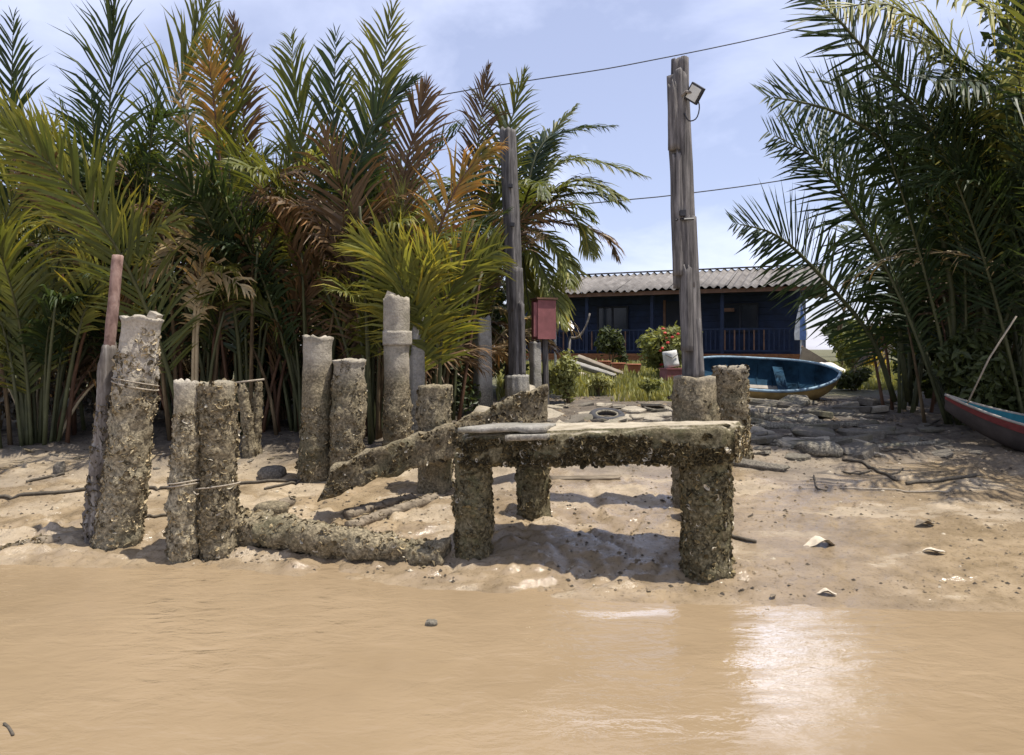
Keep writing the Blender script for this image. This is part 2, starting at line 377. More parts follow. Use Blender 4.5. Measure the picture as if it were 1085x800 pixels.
def tube(pts, rad, ns=6, cap=True, flat=1.0):
    pts = np.array([list(p) for p in pts], float); n = len(pts)
    rad = np.broadcast_to(np.asarray(rad, float), (n,))
    V = []; F = []
    T = np.gradient(pts, axis=0)
    u0 = None
    for i in range(n):
        t = T[i] / (np.linalg.norm(T[i]) + 1e-9)
        if u0 is None: u0, v0, _ = frame(t)
        u0 = u0 - t * np.dot(u0, t); u0 /= np.linalg.norm(u0) + 1e-9; v0 = np.cross(t, u0)
        for k in range(ns):
            a = 2 * math.pi * k / ns
            V.append(pts[i] + rad[i] * (math.cos(a) * u0 + math.sin(a) * v0 * flat))
    for i in range(n - 1):
        for k in range(ns):
            F.append((i * ns + k, i * ns + (k + 1) % ns, (i + 1) * ns + (k + 1) % ns, (i + 1) * ns + k))
    if cap: F.append(tuple(range(ns))[::-1]); F.append(tuple(range((n - 1) * ns, n * ns)))
    return np.array(V), F
def catmull(pts, n):
    p = [np.array(list(q), float) for q in pts]
    if len(p) == 2: return np.array([p[0] + (p[1] - p[0]) * k / (n - 1) for k in range(n)])
    p = [2 * p[0] - p[1]] + p + [2 * p[-1] - p[-2]]; s = len(p) - 3; out = []
    for k in range(n):
        t = k / (n - 1) * s; i = min(int(t), s - 1); f = t - i
        a, b, c, d = p[i:i + 4]
        out.append(.5 * ((2 * b) + (c - a) * f + (2 * a - 5 * b + 4 * c - d) * f * f + (3 * b - a - 3 * c + d) * f ** 3))
    return np.array(out)
def join(parts):
    V = []; F = []; o = 0
    for v, f in parts:
        V.append(np.asarray(v)); F += [tuple(i + o for i in q) for q in f]; o += len(v)
    return np.concatenate(V), F
def boxv(c, s, rot=None):
    V = np.array([[x, y, z] for x in (-.5, .5) for y in (-.5, .5) for z in (-.5, .5)]) * np.array(s)
    if rot is not None: V = V @ np.array(rot.to_3x3()).T
    F = [(0, 1, 3, 2), (4, 6, 7, 5), (0, 4, 5, 1), (2, 3, 7, 6), (0, 2, 6, 4), (1, 5, 7, 3)]
    return V + np.array(list(c)), F
def bar(a, b, wd, th, up=(0, 0, 1)):
    a = np.array(list(a), float); b = np.array(list(b), float); d = b - a; l = np.linalg.norm(d); d /= l
    up = np.array(up, float); s = np.cross(d, up); s /= np.linalg.norm(s) + 1e-9; n = np.cross(s, d)
    V = [];
    for e in (a, b):
        for i, j in ((-1, -1), (1, -1), (1, 1), (-1, 1)): V.append(e + s * wd / 2 * i + n * th / 2 * j)
    return np.array(V), [(3, 2, 1, 0), (4, 5, 6, 7), (0, 1, 5, 4), (1, 2, 6, 5), (2, 3, 7, 6), (3, 0, 4, 7)]

def shaft(A, B, rA, rB, shape='round', ns=36, step=.03, amp=.012, crust=None, ragged=.02, seed=0, bow=0, inset=.25, lip=0):
    """rough column along A->B; returns V, F and a sampler for points on its skin"""
    A = np.array(list(A), float); B = np.array(list(B), float); u, v, d = frame(B - A); l = np.linalg.norm(B - A)
    nr = max(6, int(l / step)); th = np.linspace(0, 2 * math.pi, ns, endpoint=False)
    t = np.linspace(0, 1, nr)
    TT, TH = np.meshgrid(t, th, indexing='ij')
    rad = rA + (rB - rA) * TT
    if shape == 'square':
        e = 7.0; rad = rad / (np.abs(np.cos(TH + .5)) ** e + np.abs(np.sin(TH + .5)) ** e) ** (1 / e)
    if shape == 'octagon':
        rad = rad * (1 + .035 * np.cos(8 * TH))
    if shape == 'ribbed':
        rad = rad * (1 + .06 * np.sign(np.cos(11 * TH)) * np.abs(np.cos(11 * TH)) ** .5)
    if shape == 'timber':
        rad = rad / (np.abs(np.cos(TH + .8)) ** 5 + np.abs(np.sin(TH + .8)) ** 5) ** .2 * (1 - .16 * np.exp(-((TH - 4.4) / .16) ** 2) - .1 * np.exp(-((TH - 5.6) / .1) ** 2))
    off = seed * 7.7
    base = A + TT[..., None] * (B - A) + bow * np.sin(TT * math.pi)[..., None] * u
    dirv = np.cos(TH)[..., None] * u + np.sin(TH)[..., None] * v
    p0 = base + rad[..., None] * dirv
    if shape == 'timber': q = np.stack([TH * 3 + off, TT * l * 3, rad * 0], -1)
    else: q = p0 * 9 + off
    disp = fbm(q, 4, seed) * amp
    if crust:
        hz = p0[..., 2] + fbm(p0 * 4 + off, 2, seed + 5) * .15
        cm = np.clip((hz - crust[0]) / .1, 0, 1) * np.clip((crust[1] - hz) / .15, 0, 1)
        disp = disp + cm * (np.abs(fbm(p0 * 20 + off, 3, seed + 2)) * .05 + .03 * np.clip(fbm(p0 * 7 + off, 3, seed + 4), -.4, 1))
    if lip: disp = disp + lip * np.exp(-((1 - TT) * l / .028) ** 2)
    p = base + (rad + disp)[..., None] * dirv
    rg = fbm(np.stack([np.cos(th) * 2.2 + off, np.sin(th) * 2.2, th * 0], -1), 3, seed + 9) * ragged
    kt = np.clip((TT * l - (l - .12)) / .12, 0, 1)
    p = p + (kt * rg[None, :])[..., None] * d
    V = p.reshape(-1, 3); F = []
    for i in range(nr - 1):
        for k in range(ns):
            F.append((i * ns + k, i * ns + (k + 1) % ns, (i + 1) * ns + (k + 1) % ns, (i + 1) * ns + k))
    top = p[-1]; c = top.mean(0); n0 = len(V)
    r1 = c + (top - c) * .78 + d * (rg[:, None] * .8 + .006); r2 = c + (top - c) * .4 - d * .012 + d * rg[:, None] * .5
    V = np.concatenate([V, r1, r2, [c - d * .014]])
    lst = (nr - 1) * ns
    for k in range(ns):
        j = (k + 1) % ns
        F.append((lst + k, lst + j, n0 + j, n0 + k)); F.append((n0 + k, n0 + j, n0 + ns + j, n0 + ns + k)); F.append((n0 + ns + k, n0 + ns + j, n0 + 2 * ns))
    F.append(tuple(range(ns))[::-1])
    return V, F, p
def shells(p, n, z0, z1, size, seed, tones=None, thin=None, zmin=-9):
    """oyster flakes on the skin grid p (rings x sides x 3)"""
    rng = np.random.default_rng(seed); nr, ns = p.shape[:2]
    i = rng.integers(0, nr - 1, n * 3); k = rng.integers(0, ns, n * 3)
    a = p[i, k]; b = p[i + 1, k]; c = p[i, (k + 1) % ns]
    f1 = rng.random((n * 3, 1)); f2 = rng.random((n * 3, 1)); q = a + (b - a) * f1 + (c - a) * f2
    nn = np.cross(c - a, b - a); nn /= np.linalg.norm(nn, axis=1)[:, None] + 1e-9
    ok = (q[:, 2] + fbm(q * 5, 2, seed) * .2 > z0) & (q[:, 2] + fbm(q * 4 + 3, 2, seed) * .3 < z1) & (q[:, 2] > zmin) & (fbm(q * 6, 3, seed + 1) > -.22 + .3 * rng.random(n * 3) - .15)
    q = q[ok][:n]; nn = nn[ok][:n]; m = len(q)
    if m == 0: return None
    r = rng.normal(size=(m, 3)); nn = nn + .4 * r; nn /= np.linalg.norm(nn, axis=1)[:, None]
    t = np.cross(nn, rng.normal(size=(m, 3))); t /= np.linalg.norm(t, axis=1)[:, None] + 1e-9; s = np.cross(nn, t)
    sz = size * (.4 + rng.random(m) ** 3 * 1.7)
    ang = np.linspace(0, 2 * math.pi, 6, endpoint=False)
    rr = (.7 + .6 * rng.random((m, 6)))
    ring = q[:, None] + sz[:, None, None] * rr[..., None] * (np.cos(ang)[None, :, None] * t[:, None] * 1.15 + np.sin(ang)[None, :, None] * s[:, None] * .75) - nn[:, None] * sz[:, None, None] * .25
    apex = q + nn * (sz * (.35 + .5 * rng.random(m)))[:, None] + t * (sz * .4)[:, None] * rng.normal(size=(m, 1))
    V = np.concatenate([ring, apex[:, None]], 1).reshape(-1, 3)
    F = []
    for j in range(m):
        o = j * 7
        for e in range(6): F.append((o + e, o + (e + 1) % 6, o + 6))
    tones = tones or ((.10, .085, .055), (.30, .26, .185))
    g = rng.random((m, 1)) ** 1.8; tn = (np.array(tones[0]) * .62 * (1 - g) + np.array(tones[1]) * 1.12 * g) * np.array([1.06, 1.0, .88])
    wht = rng.random(m) < .05; tn[wht] = (.5, .46, .38)
    return V, F, np.repeat(tn, 7, 0)
def rope_loop(A, B, rA, rB, t, parent, m='rope_fibre', r=.007, tilt=.02, turns=1, seed=0):
    A = np.array(list(A)); B = np.array(list(B)); u, v, d = frame(B - A); l = np.linalg.norm(B - A)
    pts = []
    for k in range(28 * turns + 1):
        a = 2 * math.pi * k / 28
        rr = (rA + (rB - rA) * t) + .024 + .004 * math.sin(a * 3 + seed)
        pts.append(A + (B - A) * t + rr * (math.cos(a) * u + math.sin(a) * v) + d * (tilt * math.sin(a + seed) + .016 * k / 28))
    V, F = tube(pts, r, 5)
    return mobj('rope', V, F, m, parent, True)
CR = {'n': 0}
def pillar(name, label, b, t, wb, wt, d=None, shape='round', m='pillar_concrete', crust=None, nshell=0, ssize=0.0132, ragged=.02, seed=1, lip=0, cat='pillar', group='old concrete pillars of the ruined pier', amp=.012, tones=None, dtop=0, inset=.25):
    d = d or Dg(*b)
    Bs = P(b[0], b[1], d); T = P(t[0], t[1], d + dtop); Bs.z = gzs(Bs.x, Bs.y) if d is None else Bs.z
    ax = (T - Bs).normalized(); A = Bs - ax * inset
    rb = wb / FPX * d / 2; rt = wt / FPX * d / 2
    root = thing(name, label, cat, Bs, group)
    V, F, p = shaft(A, T, rb, rt, shape, crust=crust, ragged=ragged, seed=seed, lip=lip, amp=amp)
    mobj('shaft', V, F, m, root, True)
    if nshell:
        r = shells(p, nshell, crust[0], crust[1], ssize, seed, tones, None, Bs.z - .05)
        if r: tag(mobj('oyster_crust', r[0], r[1], 'oyster_shell', root, False, r[2]), kind='stuff')
    root['_'] = 0; del root['_']
    return root, A, T, rb, rt, d

# ------------------------------------------------------------------ ground and river
def axis(segs):
    out = []
    for a, b, s in segs: out += list(np.arange(a, b - 1e-6, s))
    return np.array(out + [segs[-1][1]])
gx = axis([(-400, -60, 34), (-60, -16, 4), (-16, -6.4, .3), (-6.4, 7.4, .036), (7.4, 16, .3), (16, 60, 4), (60, 400, 34)])
gy = axis([(-80, 0, 8), (0, 4.0, .5), (4.0, 8.4, .028), (8.4, 14, .075), (14, 30, .8), (30, 100, 7), (100, 700, 60)])
GX, GY = np.meshgrid(gx, gy, indexing='ij'); GZ = gz(GX, GY)
nxg, nyg = GX.shape; idx = np.arange(nxg * nyg).reshape(nxg, nyg)
Fg = np.stack([idx[:-1, :-1], idx[1:, :-1], idx[1:, 1:], idx[:-1, 1:]], -1).reshape(-1, 4)
tag(mobj('mud_bank', np.stack([GX, GY, GZ], -1).reshape(-1, 3), Fg.tolist(), 'mud', None, True), kind='structure')
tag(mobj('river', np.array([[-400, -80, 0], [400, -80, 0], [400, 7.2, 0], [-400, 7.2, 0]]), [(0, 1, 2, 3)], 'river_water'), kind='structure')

#@@PIER@@
# ------------------------------------------------------------------ pillars on the left
pl = pillar('concrete_pile', 'widest oyster-crusted concrete pillar at far left, leaning right with broken flared rim', (127, 575), (151, 337), 43, 37, m='pillar_pale', crust=(-.1, 1.65), nshell=2850, ssize=0.0139, ragged=.03, seed=3, lip=.022, tones=((.18, .155, .11), (.52, .46, .345)))
root, A, T, rb, rt, d = pl
rope_loop(A, T, rb, rt, .73, root, seed=2, r=.006)
rope_loop(A, T, rb, rt, .745, root, seed=2.6, r=.005)
# chunk of broken lip at the right of the rim
c = P(163, 337, d); V, F = boxv(c, (.07, .10, .09), Matrix.Rotation(.5, 4, 'Y')); mobj('rim_fragment', V, F, 'pillar_pale', root)
d1 = d + .06
Bp = P(101, 572, d1); Tp = P(125, 271, d1 + .1); Mp = P(116, 366, d1 + .07)
root = thing('lashed_pole', 'thin leaning rusty pipe in a peeling grey post beside the widest left pillar', 'pole', Bp)
V, F, p = shaft(Mp - (Tp - Mp) * .3, Tp, .043, .043, 'round', 16, .04, .006, None, .004, 5); mobj('pipe', V, F, 'rusty_pipe', root, True)
V, F, p = shaft(Bp - (Mp - Bp).normalized() * .25, Mp, .085, .062, 'round', 20, .03, .018, (-.1, .9), .05, 6); mobj('post', V, F, 'bleached_bark', root, True)
r = shells(p, 900, -.1, 1.15, .0135, 8, None, None, Bp.z); tag(mobj('oyster_crust', r[0], r[1], 'oyster_shell', root, False, r[2]), kind='stuff')

r3 = pillar('concrete_pile', 'narrow round pillar roped to a thicker one at the left waterline', (193, 590), (198, 404), 26, 24, crust=(-.1, 1.1), nshell=1330, ssize=0.0125, seed=7, m='pillar_pale', tones=((.15, .13, .09), (.44, .385, .28)))
r4 = pillar('concrete_pile', 'stout round-topped dark crusted pillar roped to the narrow one beside it', (231, 583), (228, 405), 39, 40, crust=(-.1, 1.75), nshell=2470, ssize=0.0145, seed=8, ragged=.015, tones=((.10, .085, .055), (.37, .32, .225)))
for q, tt in ((r3, .50), (r3, .515), (r4, .48)): rope_loop(q[1], q[2], q[3], q[4], tt, q[0], seed=tt * 9, r=.0065)
a = P(205, 521, r3[5] - .06); b = P(211, 523, r4[5] - .12)
V, F = tube(catmull([a, P(208, 524, r3[5] - .12), b], 6), .006, 5); mobj('knot', V, F, 'rope_fibre', r3[0], True)
pillar('concrete_pile', 'upright pillar with pale band under its top, left of the rimmed one', (334, 507), (337, 357), 32, 30, crust=(-.1, 1.0), nshell=1520, ssize=0.0125, seed=11, lip=.012, tones=((.11, .095, .06), (.38, .33, .235)))
pillar('concrete_pile', 'shorter pillar with thin projecting rim, right of the flat-topped one', (367, 508), (370, 382), 33, 32, crust=(-.1, 1.35), nshell=1520, ssize=0.0125, seed=12, lip=.022, tones=((.10, .085, .055), (.34, .295, .205)))
q = pillar('concrete_pile', 'tallest round pillar, with a raised collar and jagged top', (421, 492), (420, 316), 27, 27, crust=(-.1, 1.15), nshell=1140, ssize=0.0119, seed=13, ragged=.05, tones=((.11, .095, .06), (.38, .33, .235)))
V, F, p = shaft(P(421, 366, q[5]), P(421, 351, q[5]), .158, .158, 'round', 30, .02, .006, None, .008, 14); mobj('collar', V, F, 'pillar_pale', q[0], True)
c = P(414, 313, q[5]); V, F = boxv(c, (.09, .09, .07), Matrix.Rotation(.4, 4, 'Y')); mobj('rim_fragment', V, F, 'pillar_pale', q[0])
pillar('square_post', 'thin square grey post close behind the collared pillar', (441, 474), (442, 334), 15, 14, shape='square', crust=(-.1, .8), nshell=285, ssize=0.0119, seed=15, m='grey_concrete', cat='post')
pillar('concrete_pile', 'short vertically ribbed pillar behind the sloping beam', (461, 517), (461, 409), 32, 34, shape='ribbed', crust=(-.1, 1.3), nshell=798, ssize=0.0125, seed=16, tones=((.10, .085, .055), (.36, .31, .21)))
pillar('broken_top_post', 'square grey post with chipped top between the ribbed pillar and tall timber', (512, 440), (511, 337), 18, 15, shape='square', m='grey_concrete', seed=17, ragged=.05, crust=(-.1, .75), nshell=304, ssize=0.0112, cat='post')
pillar('thin_square_post', 'thin square concrete post right of the tall timber, below the red box', (568, 432), (567, 363), 11, 10, shape='square', m='grey_concrete', seed=18, cat='post', crust=None)
# two little leaning stumps with a line between them
s1 = pillar('leaning_stump', 'small dark stump leaning left at the foot of the palm grove', (266, 482), (257, 407), 16, 6, seed=19, crust=(-.1, 1.3), nshell=228, ssize=0.0132, cat='stump', group='stumps below the palm grove')
s2 = pillar('upright_stump', 'small tapering dark stump beside the leaning one under the palms', (270, 480), (274, 406), 13, 7, seed=20, crust=(-.1, 1.3), nshell=228, ssize=0.0132, cat='stump', group='stumps below the palm grove')
V, F = tube([P(246, 406, s1[5]), P(262, 404, s1[5]), P(280, 402, s1[5])], .012, 5)
root = thing('cross_stick', 'thin pale stick lying across the tops of two small stumps', 'stick', P(262, 404, s1[5])); mobj('stick', V, F, 'rope_fibre', root, True)

# ------------------------------------------------------------------ concrete table
tb = P(620, 580, 5.5)
root = thing('pier_platform', 'heavy concrete slab on round crusted legs at the water edge', 'platform', (tb.x, tb.y, gzs(tb.x, tb.y)))
def leg(b, t, wb, wt, d, seed, n, crust=(-.1, .95)):
    Bs = P(b[0], b[1], d); Tp = P(t[0], t[1], d)
    V, F, p = shaft(Bs - (Tp - Bs).normalized() * .25, Tp, wb / FPX * d / 2, wt / FPX * d / 2, 'round', 36, .028, .016, crust, .005, seed)
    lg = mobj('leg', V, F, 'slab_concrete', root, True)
    r = shells(p, n * 2, crust[0], crust[1] - .15, .0135, seed, ((.07, .058, .032), (.24, .205, .125)), None, Bs.z - .05)
    tag(mobj('oyster_crust', r[0], r[1], 'oyster_shell', lg, False, r[2]), kind='stuff')
    return p
leg((501, 591), (502, 480), 39, 36, 5.52, 31, 600)
leg((749, 609), (748, 480), 47, 45, 5.13, 32, 1000)
leg((565, 556), (565, 478), 33, 33, 6.35, 33, 350)
leg((757, 553), (757, 470), 34, 34, 6.15, 34, 350)
# slab: corner-to-corner loft, rough
def rough_block(c8, n=(60, 24, 12), amp=.02, seed=0, rnd=.035, top_amp=.4):
    """c8: bottom FL FR BR BL, top FL FR BR BL (F = camera side)"""
    c8 = np.array([list(q) for q in c8]); V = []; F = []; key = {}
    nx, ny, nz = n
    def pt(i, j, k):
        kk = (i, j, k)
        if kk in key: return key[kk]
        a, b, c = i / nx, j / ny, k / nz
        bl = lambda q: (q[0] * (1 - a) * (1 - b) + q[1] * a * (1 - b) + q[2] * a * b + q[3] * (1 - a) * b)
        p = bl(c8[:4]) * (1 - c) + bl(c8[4:]) * c
        V.append(p); key[kk] = len(V) - 1; return key[kk]
    for i in range(nx):
        for j in range(ny):
            F.append((pt(i, j, 0), pt(i, j + 1, 0), pt(i + 1, j + 1, 0), pt(i + 1, j, 0)))
            F.append((pt(i, j, nz), pt(i + 1, j, nz), pt(i + 1, j + 1, nz), pt(i, j + 1, nz)))
    for i in range(nx):
        for k in range(nz):
            F.append((pt(i, 0, k), pt(i + 1, 0, k), pt(i + 1, 0, k + 1), pt(i, 0, k + 1)))
            F.append((pt(i, ny, k), pt(i, ny, k + 1), pt(i + 1, ny, k + 1), pt(i + 1, ny, k)))
    for j in range(ny):
        for k in range(nz):
            F.append((pt(0, j, k), pt(0, j, k + 1), pt(0, j + 1, k + 1), pt(0, j + 1, k)))
            F.append((pt(nx, j, k), pt(nx, j + 1, k), pt(nx, j + 1, k + 1), pt(nx, j, k + 1)))
    V = np.array(V); c = V.mean(0)
    G = np.zeros_like(V)
    ks = np.array(list(key.keys())); 
    cnt = np.zeros(len(V))
    for ax, m_ in ((0, nx), (1, ny), (2, nz)):
        lo = np.clip(1 - ks[:, ax] * 1.0 / max(1, m_ * (.03 if ax == 0 else .08 if ax == 1 else .18)), 0, 1); hi = np.clip(1 - (m_ - ks[:, ax]) * 1.0 / max(1, m_ * (.03 if ax == 0 else .08 if ax == 1 else .18)), 0, 1)
        cnt += lo + hi
    rd = np.clip(cnt - 1, 0, 2) ** 1.3 * rnd
    dirc = (c - V); dirc[:, 0] *= .15; dirc /= np.linalg.norm(dirc, axis=1)[:, None] + 1e-9
    V = V + dirc * rd[:, None]
    o = seed * 5.3
    nse = np.stack([fbm(V * 8 + o, 4, seed), fbm(V * 8 + o + 50, 4, seed + 1), fbm(V * 8 + o + 90, 4, seed + 2)], -1)
    ft = np.where(ks[:, 2] == nz, top_amp, 1.0)[:, None]
    return V + nse * amp * 1.6 * ft, F
def at(px, py, d): return P(px, py, d)
Fl, Fr, Br, Bl = (486, 495, 5.38), (777, 491, 4.9), (792, 478, 5.6), (530, 484, 6.15)
bot = [at(*Fl), at(*Fr), at(*Br), at(*Bl)]
top = [Vector((v.x, v.y, z)) for v, z in zip(bot, (.985, 1.105, 1.06, .985))]
V, F = rough_block(bot + top, (72, 26, 12), .021, 41, .05)
# extra crust relief on the flanks
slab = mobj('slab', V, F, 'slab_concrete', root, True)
rngp = np.random.default_rng(5)
def front_grid(a0, a1, b0, b1, n=70, m=12):
    g = np.zeros((m, n, 3))
    for i in range(m):
        for k in range(n):
            f = k / (n - 1); h = i / (m - 1)
            lo = np.array(a0) * (1 - f) + np.array(a1) * f; hi = np.array(b0) * (1 - f) + np.array(b1) * f
            g[i, k] = lo * (1 - h) + hi * h
    return g
g = front_grid(bot[0] + Vector((0, -.012, .0)), bot[1] + Vector((0, -.012, 0)), top[0] + Vector((0, -.012, -.05)), top[1] + Vector((0, -.012, -.075)))
r = shells(g[:, ::-1][:, 1:], 2600, -1, 3, .014, 77, ((.055, .046, .024), (.18, .15, .085)))
tag(mobj('oyster_crust', r[0], r[1], 'oyster_shell', slab, False, r[2]), kind='stuff')
g = front_grid(bot[1] + Vector((.012, 0, 0)), bot[2] + Vector((.012, 0, 0)), top[1] + Vector((.012, 0, -.03)), top[2] + Vector((.012, 0, -.05)), 40)
r = shells(g[:, ::-1][:, 1:], 600, -1, 3, .014, 78, ((.10, .085, .05), (.36, .31, .21)))
tag(mobj('oyster_crust', r[0], r[1], 'oyster_shell', slab, False, r[2]), kind='stuff')
# broken layers on its left end
def plate(pts, th, seed, m, parent=None, name='slab_layer', amp=.008):
    t_ = [P(*q) for q in pts]
    b = [q - Vector((0, 0, th)) for q in t_]
    V, F = rough_block(b + t_, (30, 12, 4), amp, seed, .01)
    return mobj(name, V, F, m, parent, True)
plate([(484, 453, 5.32), (578, 452, 5.2), (590, 448, 5.75), (528, 448, 6.0)], .04, 43, 'grey_concrete', root)
plate([(535, 461, 5.22), (580, 460, 5.16), (600, 454, 5.6), (560, 455, 5.7)], .045, 42, 'grey_concrete', root)

# stumps and tall timber behind it
q = pillar('timber_footing', 'eight-sided concrete footing of the tallest timber, right behind the slab', (736, 545), (736, 399), 46, 43, d=6.65, shape='octagon', m='pillar_concrete', crust=(.2, 1.35), nshell=855, ssize=0.0125, seed=51, ragged=.012, cat='footing', group=None, inset=.35)
pillar('crusted_post', 'dark crusted post in front of the blue boat', (776, 485), (774, 388), 34, 33, shape='octagon', crust=(-.1, 1.6), nshell=1520, ssize=0.0145, seed=52, tones=((.06, .05, .03), (.22, .18, .115)))
dpole = 6.65
pb = P(733, 399, dpole)
root = thing('tall_timber', 'tallest weathered split timber carrying a floodlight, standing on a concrete footing', 'timber', pb)
def stick(a, b, wa, wb, d, name, m, parent, seed, ragged=.03, shape='timber', amp=.008, bow=0):
    V, F, p = shaft(P(a[0], a[1], d), P(b[0], b[1], d), wa / FPX * d / 2, wb / FPX * d / 2, shape, 28, .05, amp, None, ragged, seed, bow)
    return mobj(name, V, F, m, parent, True)
stick((735, 401), (727, 230), 19, 18, dpole, 'lower_timber', 'weathered_timber', root, 61, .03)
stick((727, 305), (718, 80), 22, 19, dpole, 'upper_timber', 'weathered_timber', root, 62, .05)
stick((728, 372), (727, 285), 11, 10, dpole - .09, 'splice', 'weathered_timber', root, 63, .06)
stick((741, 399), (738, 340), 9, 8, dpole - .03, 'splice', 'weathered_timber', root, 64, .05)
stick((715, 159), (713, 92), 12, 9, dpole - .07, 'splice', 'weathered_timber', root, 65, .06)
stick((719, 292), (718, 165), 10, 9, dpole - .085, 'splice', 'weathered_timber', root, 66, .06)
stick((716, 97), (716, 64), 9, 8, dpole + .01, 'top_prong', 'weathered_timber', root, 67, .02)
stick((725, 97), (724, 61), 9, 9, dpole - .01, 'top_prong', 'weathered_timber', root, 68, .02)
V, F = boxv(P(723, 226, dpole - .13), (.05, .06, .05)); mobj('insulator', V, F, 'lamp_black', root)
V, F = tube([P(716, 233, dpole - .12), P(735, 232, dpole - .12)], .012, 5); mobj('bolt', V, F, 'lamp_black', root)
# floodlight
fl = P(736, 99, dpole - .13)
root = thing('floodlight', 'small black floodlight clamped near the top of the tallest timber', 'floodlight', fl)
rt_ = Matrix.Rotation(R(-35), 4, 'Z') @ Matrix.Rotation(R(38), 4, 'Y') @ Matrix.Rotation(R(12), 4, 'X')
V, F = boxv((0, 0, 0), (.135, .035, .15)); bx = np.array(V) @ np.array(rt_.to_3x3()).T + np.array(fl); mobj('housing', bx, F, 'lamp_black', root)
V, F = boxv((0, -.02, 0), (.105, .008, .118)); mobj('glass', np.array(V) @ np.array(rt_.to_3x3()).T + np.array(fl), F, 'lamp_glass', root)
V, F = tube([P(722, 102, dpole - .09), P(727, 97, dpole - .12), fl], .014, 6); mobj('bracket', V, F, 'bleached_bark', root, True)
V, F = tube(catmull([fl, P(741, 112, dpole - .12), P(738, 125, dpole - .11), P(730, 128, dpole - .1), P(725, 120, dpole - .09)], 14), .006, 5); mobj('cable', V, F, 'cable_black', root, True)

# second timber
d2 = 10.8
pb = P(549, 427, d2)
pillar('small_footing', 'small ribbed concrete footing under the thinner timber', (549, 440), (548, 398), 25, 25, d=d2, shape='ribbed', m='grey_concrete', seed=71, cat='footing', group=None)
root = thing('thin_timber', 'thinner tall weathered timber in front of the coconut palm', 'timber', P(548, 398, d2))
stick((548, 400), (546, 285), 15, 13, d2, 'lower_timber', 'weathered_timber', root, 72, .04)
stick((546, 330), (538, 137), 15, 14, d2 + .02, 'upper_timber', 'weathered_timber', root, 73, .06)
stick((553, 398), (552, 322), 7, 6, d2 - .08, 'splice', 'weathered_timber', root, 74, .05)
for yy, xx in ((197, 541), (238, 543)):
    V, F = boxv(P(xx, yy, d2 - .13), (.06, .07, .05)); mobj('bolt', V, F, 'lamp_black', root)
# ------------------------------------------------------------------ fallen beams, logs, sticks
def fallen(name, label, a, b, wa, wb, m, seed, cat='beam', da=None, db=None, shape='round', amp=.03, crust=None, nsh=0, sink=.35, group=None, flat=1, tones=None):
    da = da or Dg(*a); db = db or Dg(*b)
    A = P(a[0], a[1], da); B = P(b[0], b[1], db); mid = (A + B) / 2
    root = thing(name, label, cat, (mid.x, mid.y, gzs(mid.x, mid.y)), group)
    V, F, p = shaft(A, B, wa / FPX * da / 2, wb / FPX * db / 2, shape, 24, .03, amp, crust, .04, seed)
    mobj('trunk' if 'log' in name else 'bar', V, F, m, root, True)
    if nsh:
        r = shells(p, nsh, -1, 3, .014, seed, tones or ((.12, .10, .065), (.40, .345, .24)))
        tag(mobj('oyster_crust', r[0], r[1], 'oyster_shell', root, False, r[2]), kind='stuff')
    return root
def beam():
    q = [P(336, 531, 6.25), P(580, 449, 7.45), P(580, 449, 7.6), P(336, 530, 6.4), P(350, 497, 6.28), P(580, 406, 7.47), P(580, 407, 7.62), P(350, 497, 6.42)]
    mid = (q[0] + q[1]) / 2
    root = thing('sloping_beam', 'long jagged concrete beam sloping up from the mud toward the square posts', 'beam', (mid.x, mid.y, gzs(mid.x, mid.y)))
    V, F = rough_block(q, (70, 6, 10), .03, 81, .005, 1.0)
    jag = fbm(V * np.array([3.2, 3.2, 0]) + 4, 3, 6)[:, None] * np.array([[0, 0, .06]]) * ((V[:, 2] - V[:, 2].min())[:, None] > .0)
    o = mobj('bar', V + jag, F, 'beam_concrete', root, True)
    g = front_grid(q[0], q[1], q[4], q[5], 60, 12); g = g + fbm(g * np.array([3.2, 3.2, 0]) + 4, 3, 6)[..., None] * np.array([0, 0, .06]) + np.array([.008, -.022, 0])
    r = shells(g[:, ::-1][:, 1:], 750, -1, 3, .014, 83, ((.07, .06, .04), (.24, .20, .13)))
    tag(mobj('oyster_crust', r[0], r[1], 'oyster_shell', o, False, r[2]), kind='stuff')
beam()
fallen('fallen_pile', 'pale crusted pillar lying in the mud left of the slab legs', (250, 557), (472, 590), 33, 27, 'pillar_concrete', 82, 'pillar', amp=.06, da=5.85, db=5.42, crust=(-1, 3), nsh=1500)
fallen('split_log', 'thin half-sunk log under the sloping beam, the nearer of two', (368, 558), (461, 528), 12, 11, 'driftwood', 83, 'log', amp=.02, nsh=150, group='logs under the sloping beam')
fallen('thin_log', 'thin half-sunk log under the sloping beam, the farther of two', (366, 546), (438, 526), 12, 9, 'driftwood', 84, 'log', amp=.02, nsh=100, group='logs under the sloping beam')
fallen('crusted_branch', 'crusted branch trailing from the foot of the far left pillar', (-30, 590), (102, 567), 12, 17, 'driftwood', 85, 'branch', amp=.03, nsh=350)
fallen('dark_plank', 'dark wet plank on the mud right of the slab', (776, 491), (834, 499), 11, 9, 'dark_stone', 86, 'plank', shape='square', amp=.01)
fallen('sunken_plank', 'narrow dark plank seen under the slab', (583, 508), (657, 507), 6, 6, 'driftwood', 87, 'plank', shape='square', amp=.008)
fallen('short_log', 'short blackened log between the roped pillars and the sloping beam', (268, 545), (309, 532), 8, 13, 'driftwood', 88, 'log', amp=.03, nsh=90)
fallen('leaning_stick', 'pale stick leaning between the posts at the palm roots', (392, 487), (416, 472), 4, 3, 'rope_fibre', 89, 'stick', shape='round', amp=.004)
fallen('propped_stick', 'pale thin stick lying left of the chipped square post', (470, 447), (502, 432), 4, 3, 'rope_fibre', 90, 'stick', amp=.004)
